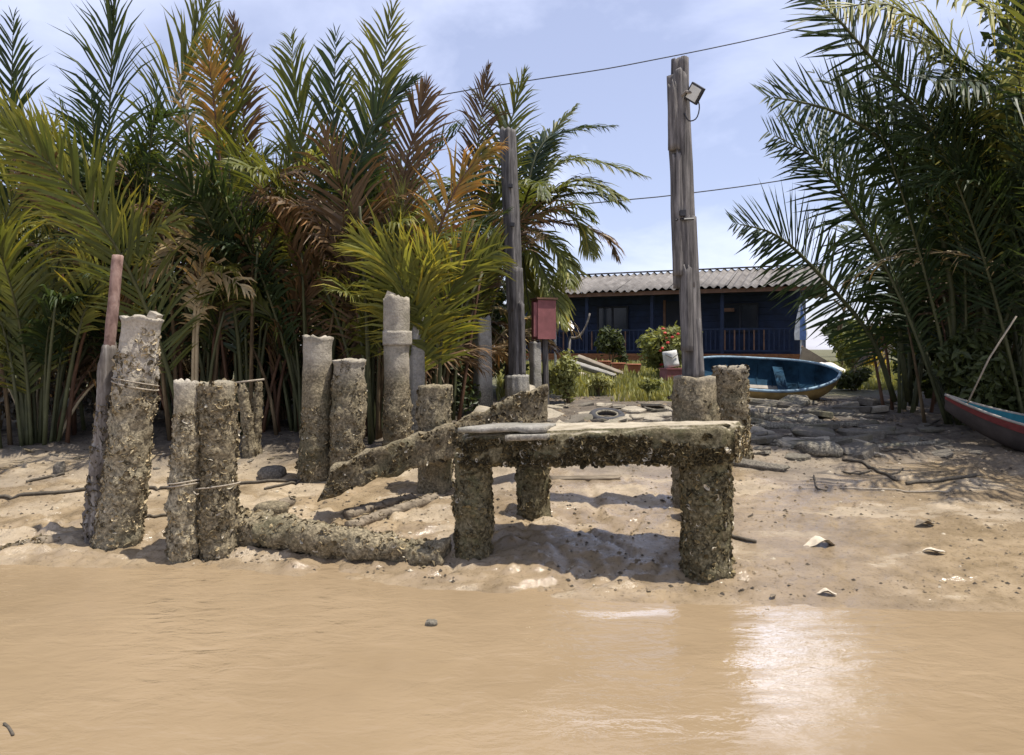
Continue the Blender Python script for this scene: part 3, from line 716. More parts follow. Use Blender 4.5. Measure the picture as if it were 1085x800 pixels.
def line(name, label, pts, r, m, cat='rope', dz=.01, n=30, group=None, noise_=.02, seed=0):
    W = []
    for x, y in pts:
        d = Dg(x, y); p = P(x, y, d); W.append(p)
    C = catmull(W, n)
    C[:, 2] = gz(C[:, 0], C[:, 1]) + dz + 0.4 * r
    C[:, 1] += fbm(C * 2.0, 2, seed) * noise_
    V, F = tube(C, r, 6); o = mobj(name, V, F, m, None, True, None, C[0])
    return tag(o, label, cat, group)
line('mooring_rope', 'dark muddy rope stretched across the mud from left edge to the leaning pillar', [(-20, 527), (50, 524), (112, 517)], .017, 'dark_rope', n=40)
line('mooring_rope', 'dark muddy rope running from leaning pillar past the roped pair', [(150, 519), (200, 517), (290, 512), (360, 505)], .015, 'dark_rope', n=40, seed=2)
line('thin_rope', 'thin crusted rope between the leaning pillar and the narrow pillar', [(148, 553), (165, 549), (182, 545)], .011, 'dark_rope', seed=3)
line('branch', 'crooked dark branch on the shaded mud at the right', [(893, 488), (915, 492), (925, 498), (951, 508)], .016, 'dark_rope', 'branch', seed=4)
line('branch', 'short dark twig right of the nearest slab leg', [(772, 567), (786, 573), (801, 576)], .014, 'dark_rope', 'twig', seed=5)
line('branch', 'thin bent twig right of the square paving block', [(862, 505), (866, 518), (876, 521)], .008, 'dark_rope', 'twig', seed=6)
line('branch', 'long pale reed lying across the right-hand mud', [(890, 517), (950, 519), (1006, 521)], .008, 'rope_fibre', 'reed', seed=7)
line('branch', 'dark root end lying below the red-striped boat', [(960, 512), (1000, 509), (1040, 503)], .018, 'dark_rope', 'root', seed=8)
line('branch', 'dark twig on the mud beside the fallen log at left', [(280, 520), (310, 512), (345, 506)], .012, 'dark_rope', 'twig', seed=9)
line('branch', 'short black stick below the palm grove at far left', [(28, 512), (48, 508), (68, 505)], .014, 'dark_rope', 'stick', seed=10)

# ------------------------------------------------------------------ stones
def stone_mesh(sx, sy, sz, seed, flat=False, n=(10, 14)):
    nr, ns = n; V = []; F = []
    for i in range(nr + 1):
        ph = math.pi * i / nr
        for k in range(ns):
            th = 2 * math.pi * k / ns; V.append((math.sin(ph) * math.cos(th), math.sin(ph) * math.sin(th), math.cos(ph)))
    V = np.array(V); e = 5.0 if flat else 2.6
    V = V / ((np.abs(V) ** e).sum(1) ** (1 / e))[:, None]
    V = V * (1 + .28 * fbm(V * 1.3 + seed * 3.1, 3, seed))[:, None] + .06 * np.stack([fbm(V * 4 + seed, 2, seed + k) for k in range(3)], -1)
    V = V * np.array([sx, sy, sz])
    for i in range(nr):
        for k in range(ns): F.append((i * ns + k, (i + 1) * ns + k, (i + 1) * ns + (k + 1) % ns, i * ns + (k + 1) % ns))
    return V, F
rs = random.Random(4)
def slab_mesh(sx, sy, sz, seed):
    """irregular broken slab: chipped polygon prism with an uneven top"""
    rr = random.Random(seed * 13 + 5); n = rr.choice((5, 6, 6, 7, 8)); A_ = sorted((k + rr.uniform(-.32, .32)) / n * 6.2832 for k in range(n))
    ring = [(math.cos(a) * rr.uniform(.75, 1.12), math.sin(a) * rr.uniform(.75, 1.12)) for a in A_]
    e = rr.uniform(-.35, .35); V = []
    for f, z in ((1.0, -1), (1.03, .45), (.93, .92)):
        for x, y in ring: V.append((x * f * sx * rr.uniform(.97, 1.03), y * f * sy * rr.uniform(.97, 1.03), (z + e * x * .4 + rr.uniform(-.16, .16)) * sz))
    V.append((0, 0, sz * (1 + rr.uniform(-.1, .25)))); F = [tuple(range(n))[::-1]]
    for i in range(2):
        for k in range(n): F.append((i * n + k, i * n + (k + 1) % n, (i + 1) * n + (k + 1) % n, (i + 1) * n + k))
    for k in range(n): F.append((2 * n + k, 2 * n + (k + 1) % n, 3 * n))
    return np.array(V), F
def stone(name, label, x, y, sx, sy, sz, m, seed, cat='stone', group=None, flat=False, rz=0, tilt=(0, 0), lift=.3, smooth=True):
    V, F = slab_mesh(sx, sy, sz, seed) if name == 'rubble_stone' else stone_mesh(sx, sy, sz, seed, flat)
    rot = np.array((Matrix.Rotation(rz, 3, 'Z') @ Matrix.Rotation(tilt[0], 3, 'X') @ Matrix.Rotation(tilt[1], 3, 'Y')))
    loc = np.array([x, y, gzs(x, y) + sz * lift])
    o = mobj(name, V @ rot.T + loc, F, m, None, smooth, None, loc)
    return tag(o, label, cat, group)
def stone_px(name, label, px, py, wpx, hpx, m, seed, **kw):
    d = Dg(px, py); p = P(px, py, d); s = wpx / FPX * d / 2
    return stone(name, label, p.x, p.y, s, s * kw.pop('dep', .8), hpx / FPX * d / 2, m, seed, **kw)
stone_px('paving_block', 'square grey concrete block lying on the mud right of the dark post', 868, 480, 38, 15, 'grey_concrete', 1, cat='block', flat=True, rz=.12, dep=.95)
stone_px('paving_slab', 'tilted flat grey slab just behind the square concrete block', 862, 462, 46, 9, 'dark_stone', 2, cat='slab', flat=True, rz=-.25, tilt=(.1, .06), dep=.8)
stone_px('round_stone', 'round dark boulder half sunk in mud left of the flat-topped pillar', 287, 505, 28, 17, 'dark_stone', 5, dep=.8)
stone_px('muddy_lump', 'muddy lump beside the foot of the sloping beam', 288, 542, 36, 14, 'beam_concrete', 6)
stone_px('muddy_lump', 'small knobbly crusted lump right of the thin logs', 401, 570, 16, 9, 'beam_concrete', 7)
dq = 1.6 * FPX / (662 - HY); pq = P(457, 662, dq); V, F = stone_mesh(.036, .028, .022, 8)
tag(mobj('pebble', V + np.array([pq.x, pq.y, .008]), F, 'dark_stone', None, True, None, (pq.x, pq.y, .008)), 'lone dark pebble breaking the water surface in front of the slab', 'stone')
V, F = tube(catmull([P(4, 768, 3.15), P(9, 772, 3.13), P(14, 780, 3.06)], 5), .006, 5); tag(mobj('floating_twig', V - np.array([0, 0, V[:, 2].mean()]) + np.array([0, 0, .004]), F, 'dark_rope', None, True, None, (P(9, 772, 3.13).x, 3.13, 0)), 'tiny dark twig floating at the lower left corner of the water', 'twig')
stone_px('beam_end', 'pale triangular concrete fragment at the upper end of the sloping beam', 515, 447, 30, 22, 'pale_stone', 9, cat='rubble', flat=True, tilt=(0, .3))
stone_px('beam_end', 'large triangular concrete fragment standing on the sloping beam end', 553, 442, 46, 40, 'pale_stone', 10, cat='rubble', flat=True, tilt=(.2, -.5))
stone_px('stump', 'short black stump at the edge of the mud below the left palms', 63, 502, 12, 18, 'dark_stone', 11, cat='stump')
# rubble
zones = [
    ('pale flat rubble stone in the sunny bank behind the slab', 'rubble behind the slab', (560, 716, 428, 452), 60, ('pale_stone', 'pale_stone', 'dark_stone'), (12, 36)),
    ('grey flat rubble stone between the dark post and the right palms', 'rubble in front of the blue boat', (785, 935, 427, 488), 75, ('dark_stone', 'dark_stone', 'grey_concrete', 'pale_stone'), (14, 62)),
    ('dark rubble stone in the palm shade left of the red-striped boat', 'rubble in the shade at right', (900, 1040, 448, 485), 26, ('dark_stone',), (10, 30)),
    ('dark rubble stone along the foot of the left palm grove', 'rubble at the palm roots', (5, 520, 478, 497), 30, ('dark_stone', 'beam_concrete'), (8, 24)),
]
k = 20
for lab, grp, (x0, x1, y0, y1), n, ms, (w0, w1) in zones:
    for i in range(n):
        px = rs.uniform(x0, x1); py = rs.uniform(y0, y1); wpx = rs.uniform(w0, w1) * (1 if rs.random() < .6 else .6); k += 1
        if 480 < px < 545 and py > 470: continue
        stone_px('rubble_stone', lab, px, py, wpx, wpx * rs.uniform(.09, .2), rs.choice(ms), k, group=grp, flat=rs.random() < .75, rz=rs.uniform(-3, 3), tilt=(rs.uniform(-.3, .3), rs.uniform(-.25, .25)), dep=rs.uniform(.55, 1.1), cat='rubble', smooth=False, lift=rs.uniform(-.1, .35))
# leaves and scraps on the right-hand mud
def curled_leaf(label, px, py, wpx, m, seed, rz, lift=.03):
    d = Dg(px, py); p = P(px, py, d); s = wpx / FPX * d / 2; rr = np.random.default_rng(seed)
    n = 9; V = []; F = []
    for i in range(n):
        t = i / (n - 1) * 2 - 1; wd = (1 - abs(t) ** 2.2) * .34 + .01
        zc = .16 * (1 - t * t) + .1 * math.sin(t * 4 + seed)
        for j, e in enumerate((-1, 0, 1)): V.append((t * s, wd * e * s * 1.3, (zc + (.18 if e else 0) * (1 - abs(t)) + rr.normal() * .015) * s))
    for i in range(n - 1):
        for j in range(2): F.append((i * 3 + j, i * 3 + j + 1, i * 3 + 4 + j, i * 3 + 3 + j))
    V = np.array(V) @ np.array(Matrix.Rotation(rz, 3, 'Z')).T
    V2 = V + np.array([0, 0, -.006]); m0 = len(V)
    F2 = F + [tuple(q + m0 for q in f[::-1]) for f in F]
    loc = np.array([p.x, p.y, gzs(p.x, p.y) + .012])
    o = mobj('fallen_leaf', np.concatenate([V, V2]) + loc, F2, m, None, True, None, loc); tag(o, label, 'leaf', 'leaves fallen on the mud')
curled_leaf('large pale curled leaf on the mud right of the slab', 869, 577, 40, 'dead_leaf', 1, .15)
curled_leaf('dark curled leaf at the water edge below the large pale leaf', 876, 631, 20, 'dead_leaf', 2, -.2)
curled_leaf('small brown curled leaf farther right, level with the large pale leaf', 980, 558, 26, 'driftwood', 3, .3)
curled_leaf('small pale curled leaf near the right edge of the mud', 990, 588, 22, 'dead_leaf', 4, -.4)
curled_leaf('small dark leaf left of the leaf at the water edge', 819, 634, 12, 'driftwood', 5, .9)
curled_leaf('tiny brown leaf in the shallow water below the right-hand mud', 813, 651, 9, 'driftwood', 6, 1.2)
# litter that nobody could count: chips, shell bits and crumbs of mud
rng = np.random.default_rng(12); n = 17000
yy = 4.75 + (rng.random(n) ** 1.1) * 7.5; xx = (rng.random(n) * 1.5 - .75) * yy * 1.0
keep = (yy > np.interp(xx, SHX, SHD) + .12) & (fbm(np.stack([xx, yy, yy * 0], -1) * 1.1, 2, 60) + .25 * rng.random(n) > -.02)
xx, yy = xx[keep], yy[keep]
n2 = 2600; y2 = 8.0 + 5.2 * rng.random(n2); x2 = (.03 + .5 * rng.random(n2)) * y2; k2 = fbm(np.stack([x2, y2, y2 * 0], -1) * 1.6, 3, 66) > -.1
x2, y2 = x2[k2], y2[k2]; nb_ = len(xx); xx = np.concatenate([xx, x2]); yy = np.concatenate([yy, y2]); m_ = len(xx); zz = gz(xx, yy)
sz = .004 + .02 * rng.random(m_) ** 3.2; sz[nb_:] = .012 + .06 * rng.random(m_ - nb_) ** 2.5
V = []; F = []; tn = []
base = np.array([[1, 0, 0], [.2, .8, 0], [-.9, .3, 0], [-.5, -.8, 0], [.4, -.7, 0], [0, 0, .55]])
for i in range(m_):
    a = rng.random() * 6.28; c, s = math.cos(a), math.sin(a); b = base * (.7 + .6 * rng.random((6, 1)))
    V.append(np.stack([b[:, 0] * c - b[:, 1] * s, b[:, 0] * s + b[:, 1] * c * 1, b[:, 2]], -1) * sz[i] + (xx[i], yy[i], zz[i] - .001))
    o = i * 6; F += [(o + e, o + (e + 1) % 5, o + 5) for e in range(5)]
    u_ = rng.random(); tn.append(np.repeat([[.46, .41, .33] if u_ < .07 else [.06, .048, .035] if u_ < .5 else [.2, .155, .105]], 6, 0))
o = mobj('mud_litter', np.concatenate(V), F, 'oyster_shell', None, False, np.concatenate(tn)); tag(o, 'scattered shell bits and dark crumbs over the mud', 'litter', kind='stuff')

# half-buried tyre
d = Dg(643, 443); p = P(643, 443, d); root = thing('old_tyre', 'half-buried worn tyre ring in the rubble behind the slab', 'tyre', p)
pts = [p + Vector((.21 * math.cos(a), .21 * math.sin(a) * 1.0, .03 + .05 * math.sin(a))) for a in np.linspace(0, 2 * math.pi, 33)]
V, F = tube(pts, .055, 10, False); mobj('tread', V, F, 'tyre_rubber', root, True)
V, F = tube([p + Vector((.155 * math.cos(a), .155 * math.sin(a), .055 + .038 * math.sin(a))) for a in np.linspace(0, 2 * math.pi, 33)], .018, 6, False); mobj('bead', V, F, 'grey_concrete', root, True)
# timbers lying in the rubble
fallen('rubble_plank', 'pale board lying in the rubble right of the tyre', (668, 444), (712, 441), 8, 8, 'pale_stone', 91, 'plank', shape='square', amp=.01)
fallen('rubble_plank', 'grey weathered board below the blue boat, the longest there', (786, 443), (872, 449), 8, 7, 'grey_concrete', 92, 'plank', shape='square', amp=.01)
fallen('rubble_plank', 'pale board just under the hull of the blue boat', (790, 431), (838, 434), 6, 6, 'pale_stone', 93, 'plank', shape='square', amp=.01)
fallen('rubble_plank', 'dark board at the foot of the right-hand palms', (845, 437), (905, 434), 7, 6, 'dark_stone', 94, 'plank', shape='square', amp=.01)

for i, (a, b, wd, lab) in enumerate((((800, 452), (868, 455), 9, 'long dark board in the rubble, level with the foot of the dark post'), ((872, 452), (930, 449), 8, 'dark board pointing at the foot of the right palms'), ((838, 472), (905, 466), 8, 'dark board beside the square concrete block'), ((795, 466), (842, 476), 9, 'short thick board right behind the dark wet plank'), ((905, 462), (968, 458), 7, 'dark board lying in the shade below the leaning palm'), ((880, 440), (935, 443), 6, 'thin board near the palm stems right of the boat'), ((930, 474), (990, 470), 6, 'thin dark board in the deep shade left of the striped boat'))):
    fallen('rubble_plank', lab, a, b, wd, wd * .9, 'dark_stone' if i % 3 else 'grey_concrete', 120 + i, 'plank', shape='square', amp=.015, group='boards in the rubble')
rb_ = random.Random(9)
for i in range(14):
    x = rb_.uniform(785, 1000); y = rb_.uniform(445, 505); l_ = rb_.uniform(14, 40)
    line('twig', 'thin dark twig strewn over the shaded mud at right', [(x, y), (x + l_ * .5, y + rb_.uniform(-3, 3)), (x + l_, y + rb_.uniform(-5, 5))], rb_.uniform(.006, .012), 'dark_rope', 'twig', group='twigs on the right-hand mud', n=10, seed=20 + i)
# ------------------------------------------------------------------ boats
def hull(nst, half, depth, sheer, shape=.55, length=3.0, stern=0.0, nsec=9):
    """rows of points per station: port gunwale -> keel -> starboard gunwale, local x along the boat"""
    S = []
    for i in range(nst):
        s = i / (nst - 1) * 2 - 1
        b = max(half(s), .004); dp = depth(s); z1 = sheer(s); row = []
        for j in range(2 * nsec + 1):
            a = (j / (2 * nsec) * 2 - 1)
            yv = np.sign(a) * b * (1 - (1 - abs(a)) ** 1.9)
            zv = z1 - dp * (1 - abs(a) ** 2.6)
            row.append((s * length / 2 * (1 + 0.0), yv, zv))
        S.append(row)
    return np.array(S)
def hull_faces(n, m): return [(i * m + j, (i + 1) * m + j, (i + 1) * m + j + 1, i * m + j + 1) for i in range(n - 1) for j in range(m - 1)]
def boat(root, S, mw, rimr, mats, stripe=None, T=None):
    n, m = S.shape[:2]
    cen = S.mean(1, keepdims=True)
    inner = S.copy(); inner[..., 1] *= .965; inner[..., 2] += .028 * (1 - np.abs(np.linspace(-1, 1, m)) ** 6)[None, :]; inner[..., 0] *= .985
    def put(name, V, F, mt, parent, smooth=True):
        V = (np.array(T.to_3x3()) @ V.reshape(-1, 3).T).T + np.array(T.translation)
        return mobj(name, V, F, mt, parent, smooth)
    F = hull_faces(n, m)
    h = put('hull', S, F, mats['out'], root)
    put('inner_hull', inner, [f[::-1] for f in F], mats['in'], root)
    for side in (0, m - 1):
        V, Ft = tube(S[:, side] + np.array([0, 0, .004]), rimr, 8); put('gunwale', V, Ft, mats['rim'], root)
    if stripe:
        for sgn, cols in ((0, range(0, 2)), (1, range(m - 3, m - 1))):
            A = S[:, :2] if sgn == 0 else S[:, m - 2:]
            A = A.copy(); A[..., 1] *= 1.02; A[..., 1] += np.sign(A[..., 1]) * .004
            put('stripe', A, hull_faces(n, 2), mats['stripe'], root)
    return put, inner
# blue boat, heeled toward the water
d = 12.6
c = P(817, 414, d)
root = thing('blue_boat', 'blue open rowing boat heeled over on the bank before the house', 'boat', (c.x, c.y + .2, gzs(c.x, c.y + .2)))
half = lambda s: .66 * max(0, 1 - abs(s) ** 2.5) ** .62
depth = lambda s: .44 * max(.05, 1 - abs(s) ** 3.2) ** .5
sheer = lambda s: .10 * s * s
S = hull(41, half, depth, sheer, length=2.62)
T = Matrix.Translation((c.x + .0, d + .52, 1.16)) @ Matrix.Rotation(R(-13), 4, 'Z') @ Matrix.Rotation(R(24), 4, 'X') @ Matrix.Rotation(R(3.0), 4, 'Y')
put, inner = boat(root, S, .03, .026, {'out': 'boat_ochre', 'in': 'boat_blue', 'rim': 'boat_rim'}, None, T)
for xs in (-.62, .35):
    V, F = boxv((xs, 0, -.12), (.17, 1.06 if xs < 0 else 1.18, .03)); put('thwart', V, F, 'boat_blue', root, False)
for xs in np.linspace(-.95, .95, 9):
    k = int(round((xs / 1.31 + 1) / 2 * 40)); V, F = tube(inner[k][1:-1] + np.array([0, 0, .006]), .014, 5); put('rib', V, F, 'boat_blue', root)
for ys in (-.16, .05, .25):
    V, F = boxv((.25, ys, -.385), (1.1, .13, .02)); put('floor_board', V, F, 'boat_grey', root, False)
# red-striped boat entering at right
d = 9.0
bow = P(1000, 431, 9.1); bow.z = .885
root = thing('striped_boat', 'narrow wooden boat with red stripe and turquoise inside, cut by right edge', 'boat', (bow.x + .6, bow.y - .3, gzs(bow.x + .6, bow.y - .3)))
Lb = 4.2
half = lambda s: .47 * max(0, 1 - max(0, s) ** 1.9) ** .9 * (1 if s > -.7 else .9)
depth = lambda s: .40 * (1 - .55 * max(0, s) ** 4)
sheer = lambda s: .06 + .30 * max(0, s) ** 2.6 + .05 * s * s
S = hull(41, half, depth, sheer, length=Lb)
ang = math.atan2(2.1, -3.3)
ax = Vector((math.cos(ang), math.sin(ang), 0))
ctr = Vector((bow.x, bow.y, 0)) - ax * Lb / 2
T = Matrix.Translation((ctr.x, ctr.y, .56)) @ Matrix.Rotation(ang, 4, 'Z') @ Matrix.Rotation(R(-2), 4, 'Y') @ Matrix.Rotation(R(-7), 4, 'X')
put, inner = boat(root, S, .03, .017, {'out': 'boat_dark', 'in': 'boat_cyan', 'rim': 'boat_grey', 'stripe': 'boat_red'}, True, T)
V, F = boxv((1.62, 0, .15), (.3, .16, .03)); put('bow_deck', V, F, 'boat_grey', root, False)
for xs in (.9, .55, .2, -.2, -.6):
    V, F = boxv((xs, 0, -.02), (.24, .8, .03)); put('deck_board', V, F, 'boat_grey', root, False)
V, F = tube([P(1023, 432, 8.9), P(1048, 380, 8.7), P(1077, 335, 8.6)], .011, 5)
tag(mobj('mooring_line', V, F, 'rope_fibre', None, True, None, P(1023, 432, 8.9)), 'pale thin line rising from the red-striped boat into the palms', 'rope')

# ------------------------------------------------------------------ house
A0 = Vector((9.75, 24.0, 0)); A1 = Vector((1.85, 27.6, 0)); ud = (A1 - A0).normalized(); nd = Vector((-ud.y, ud.x, 0))
if nd.y < 0: nd = -nd
LN = (A1 - A0).length + 2.5
gH = 1.1; FLR = 1.42; EAVE = 3.62
def H(u, v, z): return A0 + ud * u + nd * v + Vector((0, 0, z))
root = thing('veranda_house', 'low dark blue wooden house with corrugated grey roof and railed veranda', 'house', H(LN / 2, 2, gH))
def hb(name, u0, u1, v0, v1, z0, z1, m, parent=root, tilt=None):
    V = [H(u, v, z) for u in (u0, u1) for v in (v0, v1) for z in (z0, z1)]
    F = [(0, 1, 3, 2), (4, 6, 7, 5), (0, 4, 5, 1), (2, 3, 7, 6), (0, 2, 6, 4), (1, 5, 7, 3)]
    return mobj(name, [list(q) for q in V], F, m, parent)
# walls from boards
for k in range(10):
    z0 = FLR + k * .235; fw = hb('wall_board', .5, LN, 1.5 + .012 * (k % 2), 1.62, z0 + .004, z0 + .231, 'house_blue')
hb('wall', .5, .6, 1.5, 6.0, FLR, EAVE + .5, 'house_blue'); hb('wall', LN - .1, LN, 1.5, 6.0, FLR, EAVE + .5, 'house_blue'); hb('wall', .5, LN, 5.9, 6.0, FLR, EAVE + .2, 'house_blue')
hb('ceiling', .4, LN, .1, 6.0, EAVE - .02, EAVE + .0, 'house_dark')
hb('floor', .3, LN, .25, 6.0, FLR - .08, FLR - .004, 'house_dark')
hb('floor_beam', .3, LN, .2, .246, FLR - .22, FLR + .02, 'brown_board')
for u in np.arange(.4, LN, 1.7): hb('stilt', u, u + .16, .35, .5, gH - .2, FLR - .084, 'house_dark')
for u in np.arange(.4, LN, 2.45): hb('veranda_post', u, u + .11, .3, .41, FLR, EAVE - .024, 'house_blue')
hb('handrail', .4, LN, .31, .37, FLR + .84, FLR + .90, 'house_blue'); hb('bottom_rail', .4, LN, .31, .37, FLR + .1, FLR + .15, 'house_blue')
for u in np.arange(.55, LN, .16): hb('baluster', u, u + .045, .32, .36, FLR + .151, FLR + .839, 'house_blue' if int(u * 10) % 3 else 'fascia')
hb('fascia', -.1, LN + .1, -.06, -.02, EAVE - .1, EAVE + .04, 'fascia')
dr = hb('door', 4.2, 5.1, 1.44, 1.49, FLR, FLR + 1.95, 'house_dark'); hb('door_frame', 4.1, 4.19, 1.43, 1.49, FLR, FLR + 2.0, 'fascia', dr); hb('door_frame', 5.11, 5.2, 1.43, 1.49, FLR, FLR + 2.0, 'fascia', dr)
for u in (1.9, 6.6, 9.0):
    wn = hb('window', u, u + 1.1, 1.45, 1.49, FLR + .85, FLR + 1.75, 'window_dark')
    hb('frame', u - .07, u + 1.17, 1.42, 1.448, FLR + 1.75, FLR + 1.82, 'house_dark', wn); hb('frame', u - .07, u + 1.17, 1.42, 1.448, FLR + .78, FLR + .85, 'house_dark', wn)
    for q in (u - .07, u + .515, u + 1.1): hb('frame', q, q + .07, 1.42, 1.447, FLR + .851, FLR + 1.749, 'house_dark', wn)
hb('wall_lamp', 2.6, 2.95, .9, 1.1, FLR + 1.5, FLR + 1.62, 'fascia'); hb('lamp_bracket', 2.7, 2.85, 1.1, 1.42, FLR + 1.54, FLR + 1.58, 'fascia')
# corrugated sheets
RISE = .92; RUN = 3.3
def sheet(u0, u1, back):
    nu = max(4, int((u1 - u0) / .034)); V = []; F = []
    for i in range(nu + 1):
        u = u0 + (u1 - u0) * i / nu; c = .042 * math.cos(u / .27 * 2 * math.pi)
        for f in (0, .5, 1):
            for th in (0, -.014):
                v = -.2 + RUN * f if not back else 2 * RUN - .2 - RUN * f
                V.append(list(H(u, v, EAVE + .075 + RISE * f + c + th + .012 * math.sin(u0 * 7.3 + back) + .02 * math.sin(u0 * 3.1) * (1 - f))))
    for i in range(nu):
        for f in range(2):
            a = i * 6 + f * 2; b = a + 6
            F.append((a, b, b + 2, a + 2)); F.append((a + 1, a + 3, b + 3, b + 1))
        a = i * 6; F.append((a, a + 1, a + 7, a + 6)); F.append((a + 4, a + 10, a + 11, a + 5))
    return V, F
for back in (0, 1):
    u = -.3
    while u < LN + .2:
        V, F = sheet(u, u + .985, back); o = mobj('roof_sheet', V, F, 'roof_cement', root, True)
        u += .99
hb('ridge_cap', -.3, LN + .2, RUN - .36, RUN - .04, EAVE + RISE + .125, EAVE + RISE + .15, 'roof_cement')
for u in (.5, LN - .1):   # gables
    V = [H(u, .3, EAVE), H(u, 6.0, EAVE), H(u, RUN - .2, EAVE + RISE - .03)]; V2 = [q + ud * .08 for q in V]
    mobj('gable', [list(q) for q in V + V2], [(0, 1, 2), (5, 4, 3), (0, 3, 4, 1), (1, 4, 5, 2), (2, 5, 3, 0)], 'house_blue', root)
# folded umbrella leaning at the veranda corner
p0 = H(.35, -.1, gH); root = thing('folded_umbrella', 'closed blue and white parasol hanging at the right veranda corner', 'umbrella', p0)
V, F = tube([p0, p0 + Vector((0, 0, 2.05))], .022, 6); mobj('pole', V, F, 'white_paint', root)
n = 12; prof = [(.0, 2.0), (.05, 1.9), (.16, 1.45), (.22, 1.0), (.2, .8)]
for j in range(6):
    V = []; F = []
    for k in range(3):
        a = (j + k / 2) / 6 * 2 * math.pi
        for r_, z_ in prof: V.append(list(p0 + Vector((r_ * (1 - .3 * (k == 1)) * math.cos(a), r_ * (1 - .3 * (k == 1)) * math.sin(a), z_))))
    for k in range(2):
        for q in range(4): a = k * 5 + q; F.append((a, a + 5, a + 6, a + 1))
    mobj('canopy_panel', V, F, 'white_paint' if j % 2 else 'umbrella_blue', root, True)
# tarpaulin heap by the veranda
def heap(name, label, px, py, wpx, hpx, m, seed, cat, d, dep=.6):
    p = P(px, py, d); z = gzs(p.x, p.y); s = wpx / FPX * d / 2; h = hpx / FPX * d; n = 26; V = []; F = []
    for i in range(n + 1):
        for k in range(n + 1):
            x = i / n * 2 - 1; y = k / n * 2 - 1; r2 = max(0, 1 - (abs(x) ** 2.2 + abs(y) ** 2.2))
            V.append((p.x + x * s, p.y + y * s * dep, z - .05 + h * (r2 ** .7) * (.7 + .5 * n1(x * 1.5 + seed, y * 1.5, 0, 3, seed))))
    for i in range(n):
        for k in range(n): a = i * (n + 1) + k; F.append((a, a + n + 1, a + n + 2, a + 1))
    return tag(mobj(name, V, F, m, None, True, None, (p.x, p.y, z)), label, cat)
heap('white_tarpaulin', 'crumpled whitish tarpaulin on the ground behind the blue boat', 878, 388, 52, 17, 'tarp_white', 3, 'tarpaulin', 19.0)
d = 20.0; p = P(866, 386, d); root = thing('propped_board', 'triangular brown board propped behind the blue boat', 'board', p)
V = [P(846, 388, d), P(886, 388, d), P(851, 367, d)]; V2 = [q + Vector((0, .06, 0)) for q in V]
mobj('panel', [list(q) for q in V + V2], [(0, 1, 2), (5, 4, 3), (0, 3, 4, 1), (1, 4, 5, 2), (2, 5, 3, 0)], 'tarp_brown', root)
V, F = bar(P(851, 367, d) + Vector((0, .06, 0)), P(853, 387, d + .6), .05, .05); mobj('prop', V, F, 'fascia', root)

# red box on a post, dish, yard things
d = 11.9; p = P(578, 422, d); p.z = gzs(p.x, p.y); root = thing('red_box', 'dull red metal box on a post left of the house', 'box', p)
c = P(576, 339, d)
V, F = boxv(c, (.31, .28, .62), Matrix.Rotation(.35, 4, 'Z')); mobj('cabinet', V, F, 'red_paint', root)
V, F = boxv(c + Vector((0, 0, .335)), (.36, .33, .03), Matrix.Rotation(.35, 4, 'Z')); mobj('lid', V, F, 'fascia', root)
V, F = boxv(c + Vector((-.05, -.135, 0)), (.25, .02, .54), Matrix.Rotation(.35, 4, 'Z')); dr = mobj('door', V, F, 'red_paint', root)
V, F = tube([Vector((p.x + .02, p.y + .05, p.z - .1)), Vector((c.x + .02, c.y + .05, c.z - .3))], .05, 8); mobj('post', V, F, 'weathered_timber', root)
d = 15; p = P(589, 402, d); p.z = gzs(p.x, p.y); root = thing('satellite_dish', 'small pale satellite dish on a thin white pole behind the red box', 'dish', p)
V, F = tube([p - Vector((0, 0, .1)), P(588, 344, d)], .025, 6); mobj('pole', V, F, 'white_paint', root, True)
V = []; F = []; ax_ = Vector((.6, -.45, .6)).normalized(); u_, v_, w_ = frame(ax_); c = P(595, 343, d)
for i in range(6):
    for k in range(18): a = k / 18 * 6.2832; r_ = .26 * i / 5 + .001; V.append(np.array(c) + u_ * r_ * math.cos(a) + v_ * r_ * math.sin(a) + w_ * (r_ * r_ * 1.3))
for i in range(5):
    for k in range(18): F.append((i * 18 + k, i * 18 + (k + 1) % 18, (i + 1) * 18 + (k + 1) % 18, (i + 1) * 18 + k))
mobj('reflector', V, F, 'white_paint', root, True)
V, F = tube([c, c + ax_ * .3], .012, 5); mobj('feed_arm', V, F, 'lamp_black', root)
V, F = tube(catmull([P(603, 358, 15), P(613, 357, 15), P(621, 345, 15), P(625, 332, 15)], 12), [.03] * 6 + [.02] * 6, 6)
root = thing('bare_branch', 'curved bare pale branch in front of the left part of the house', 'branch', P(603, 402, 15))
mobj('limb', V, F, 'bleached_bark', root, True); V, F = tube([P(604, 358, 15), P(602, 385, 15), P(601, 406, 15)], .03, 6); mobj('trunk', V, F, 'bleached_bark', root, True)
d = 17
fallen('board_pile', 'pale board sloping down over the grass by the house', (612, 379), (660, 397), 6, 5, 'tarp_brown', 101, 'board', da=17.6, db=17, shape='square', amp=.01)
fallen('board_pile', 'second pale board crossing under the sloping one by the house', (603, 384), (652, 399), 6, 5, 'grey_concrete', 102, 'board', da=17.2, db=16.4, shape='square', amp=.01)
heap('rubble_heap', 'pale heap of rubble at the top of the sloping boards', 610, 384, 36, 14, 'pale_stone', 6, 'heap', 17.8)
d = 16.5; p = P(712, 398, d); p.z = gzs(p.x, p.y); c = P(709, 382, d)
root = thing('red_crate', 'small red crate under the white drum by the flowering bush', 'crate', p)
V, F = boxv((p.x, p.y, p.z + .14), (.42, .35, .28), Matrix.Rotation(.3, 4, 'Z')); mobj('body', V, F, 'red_paint', root); V, F = boxv((p.x, p.y, p.z + .29), (.46, .39, .03), Matrix.Rotation(.3, 4, 'Z')); mobj('rim', V, F, 'red_paint', root)
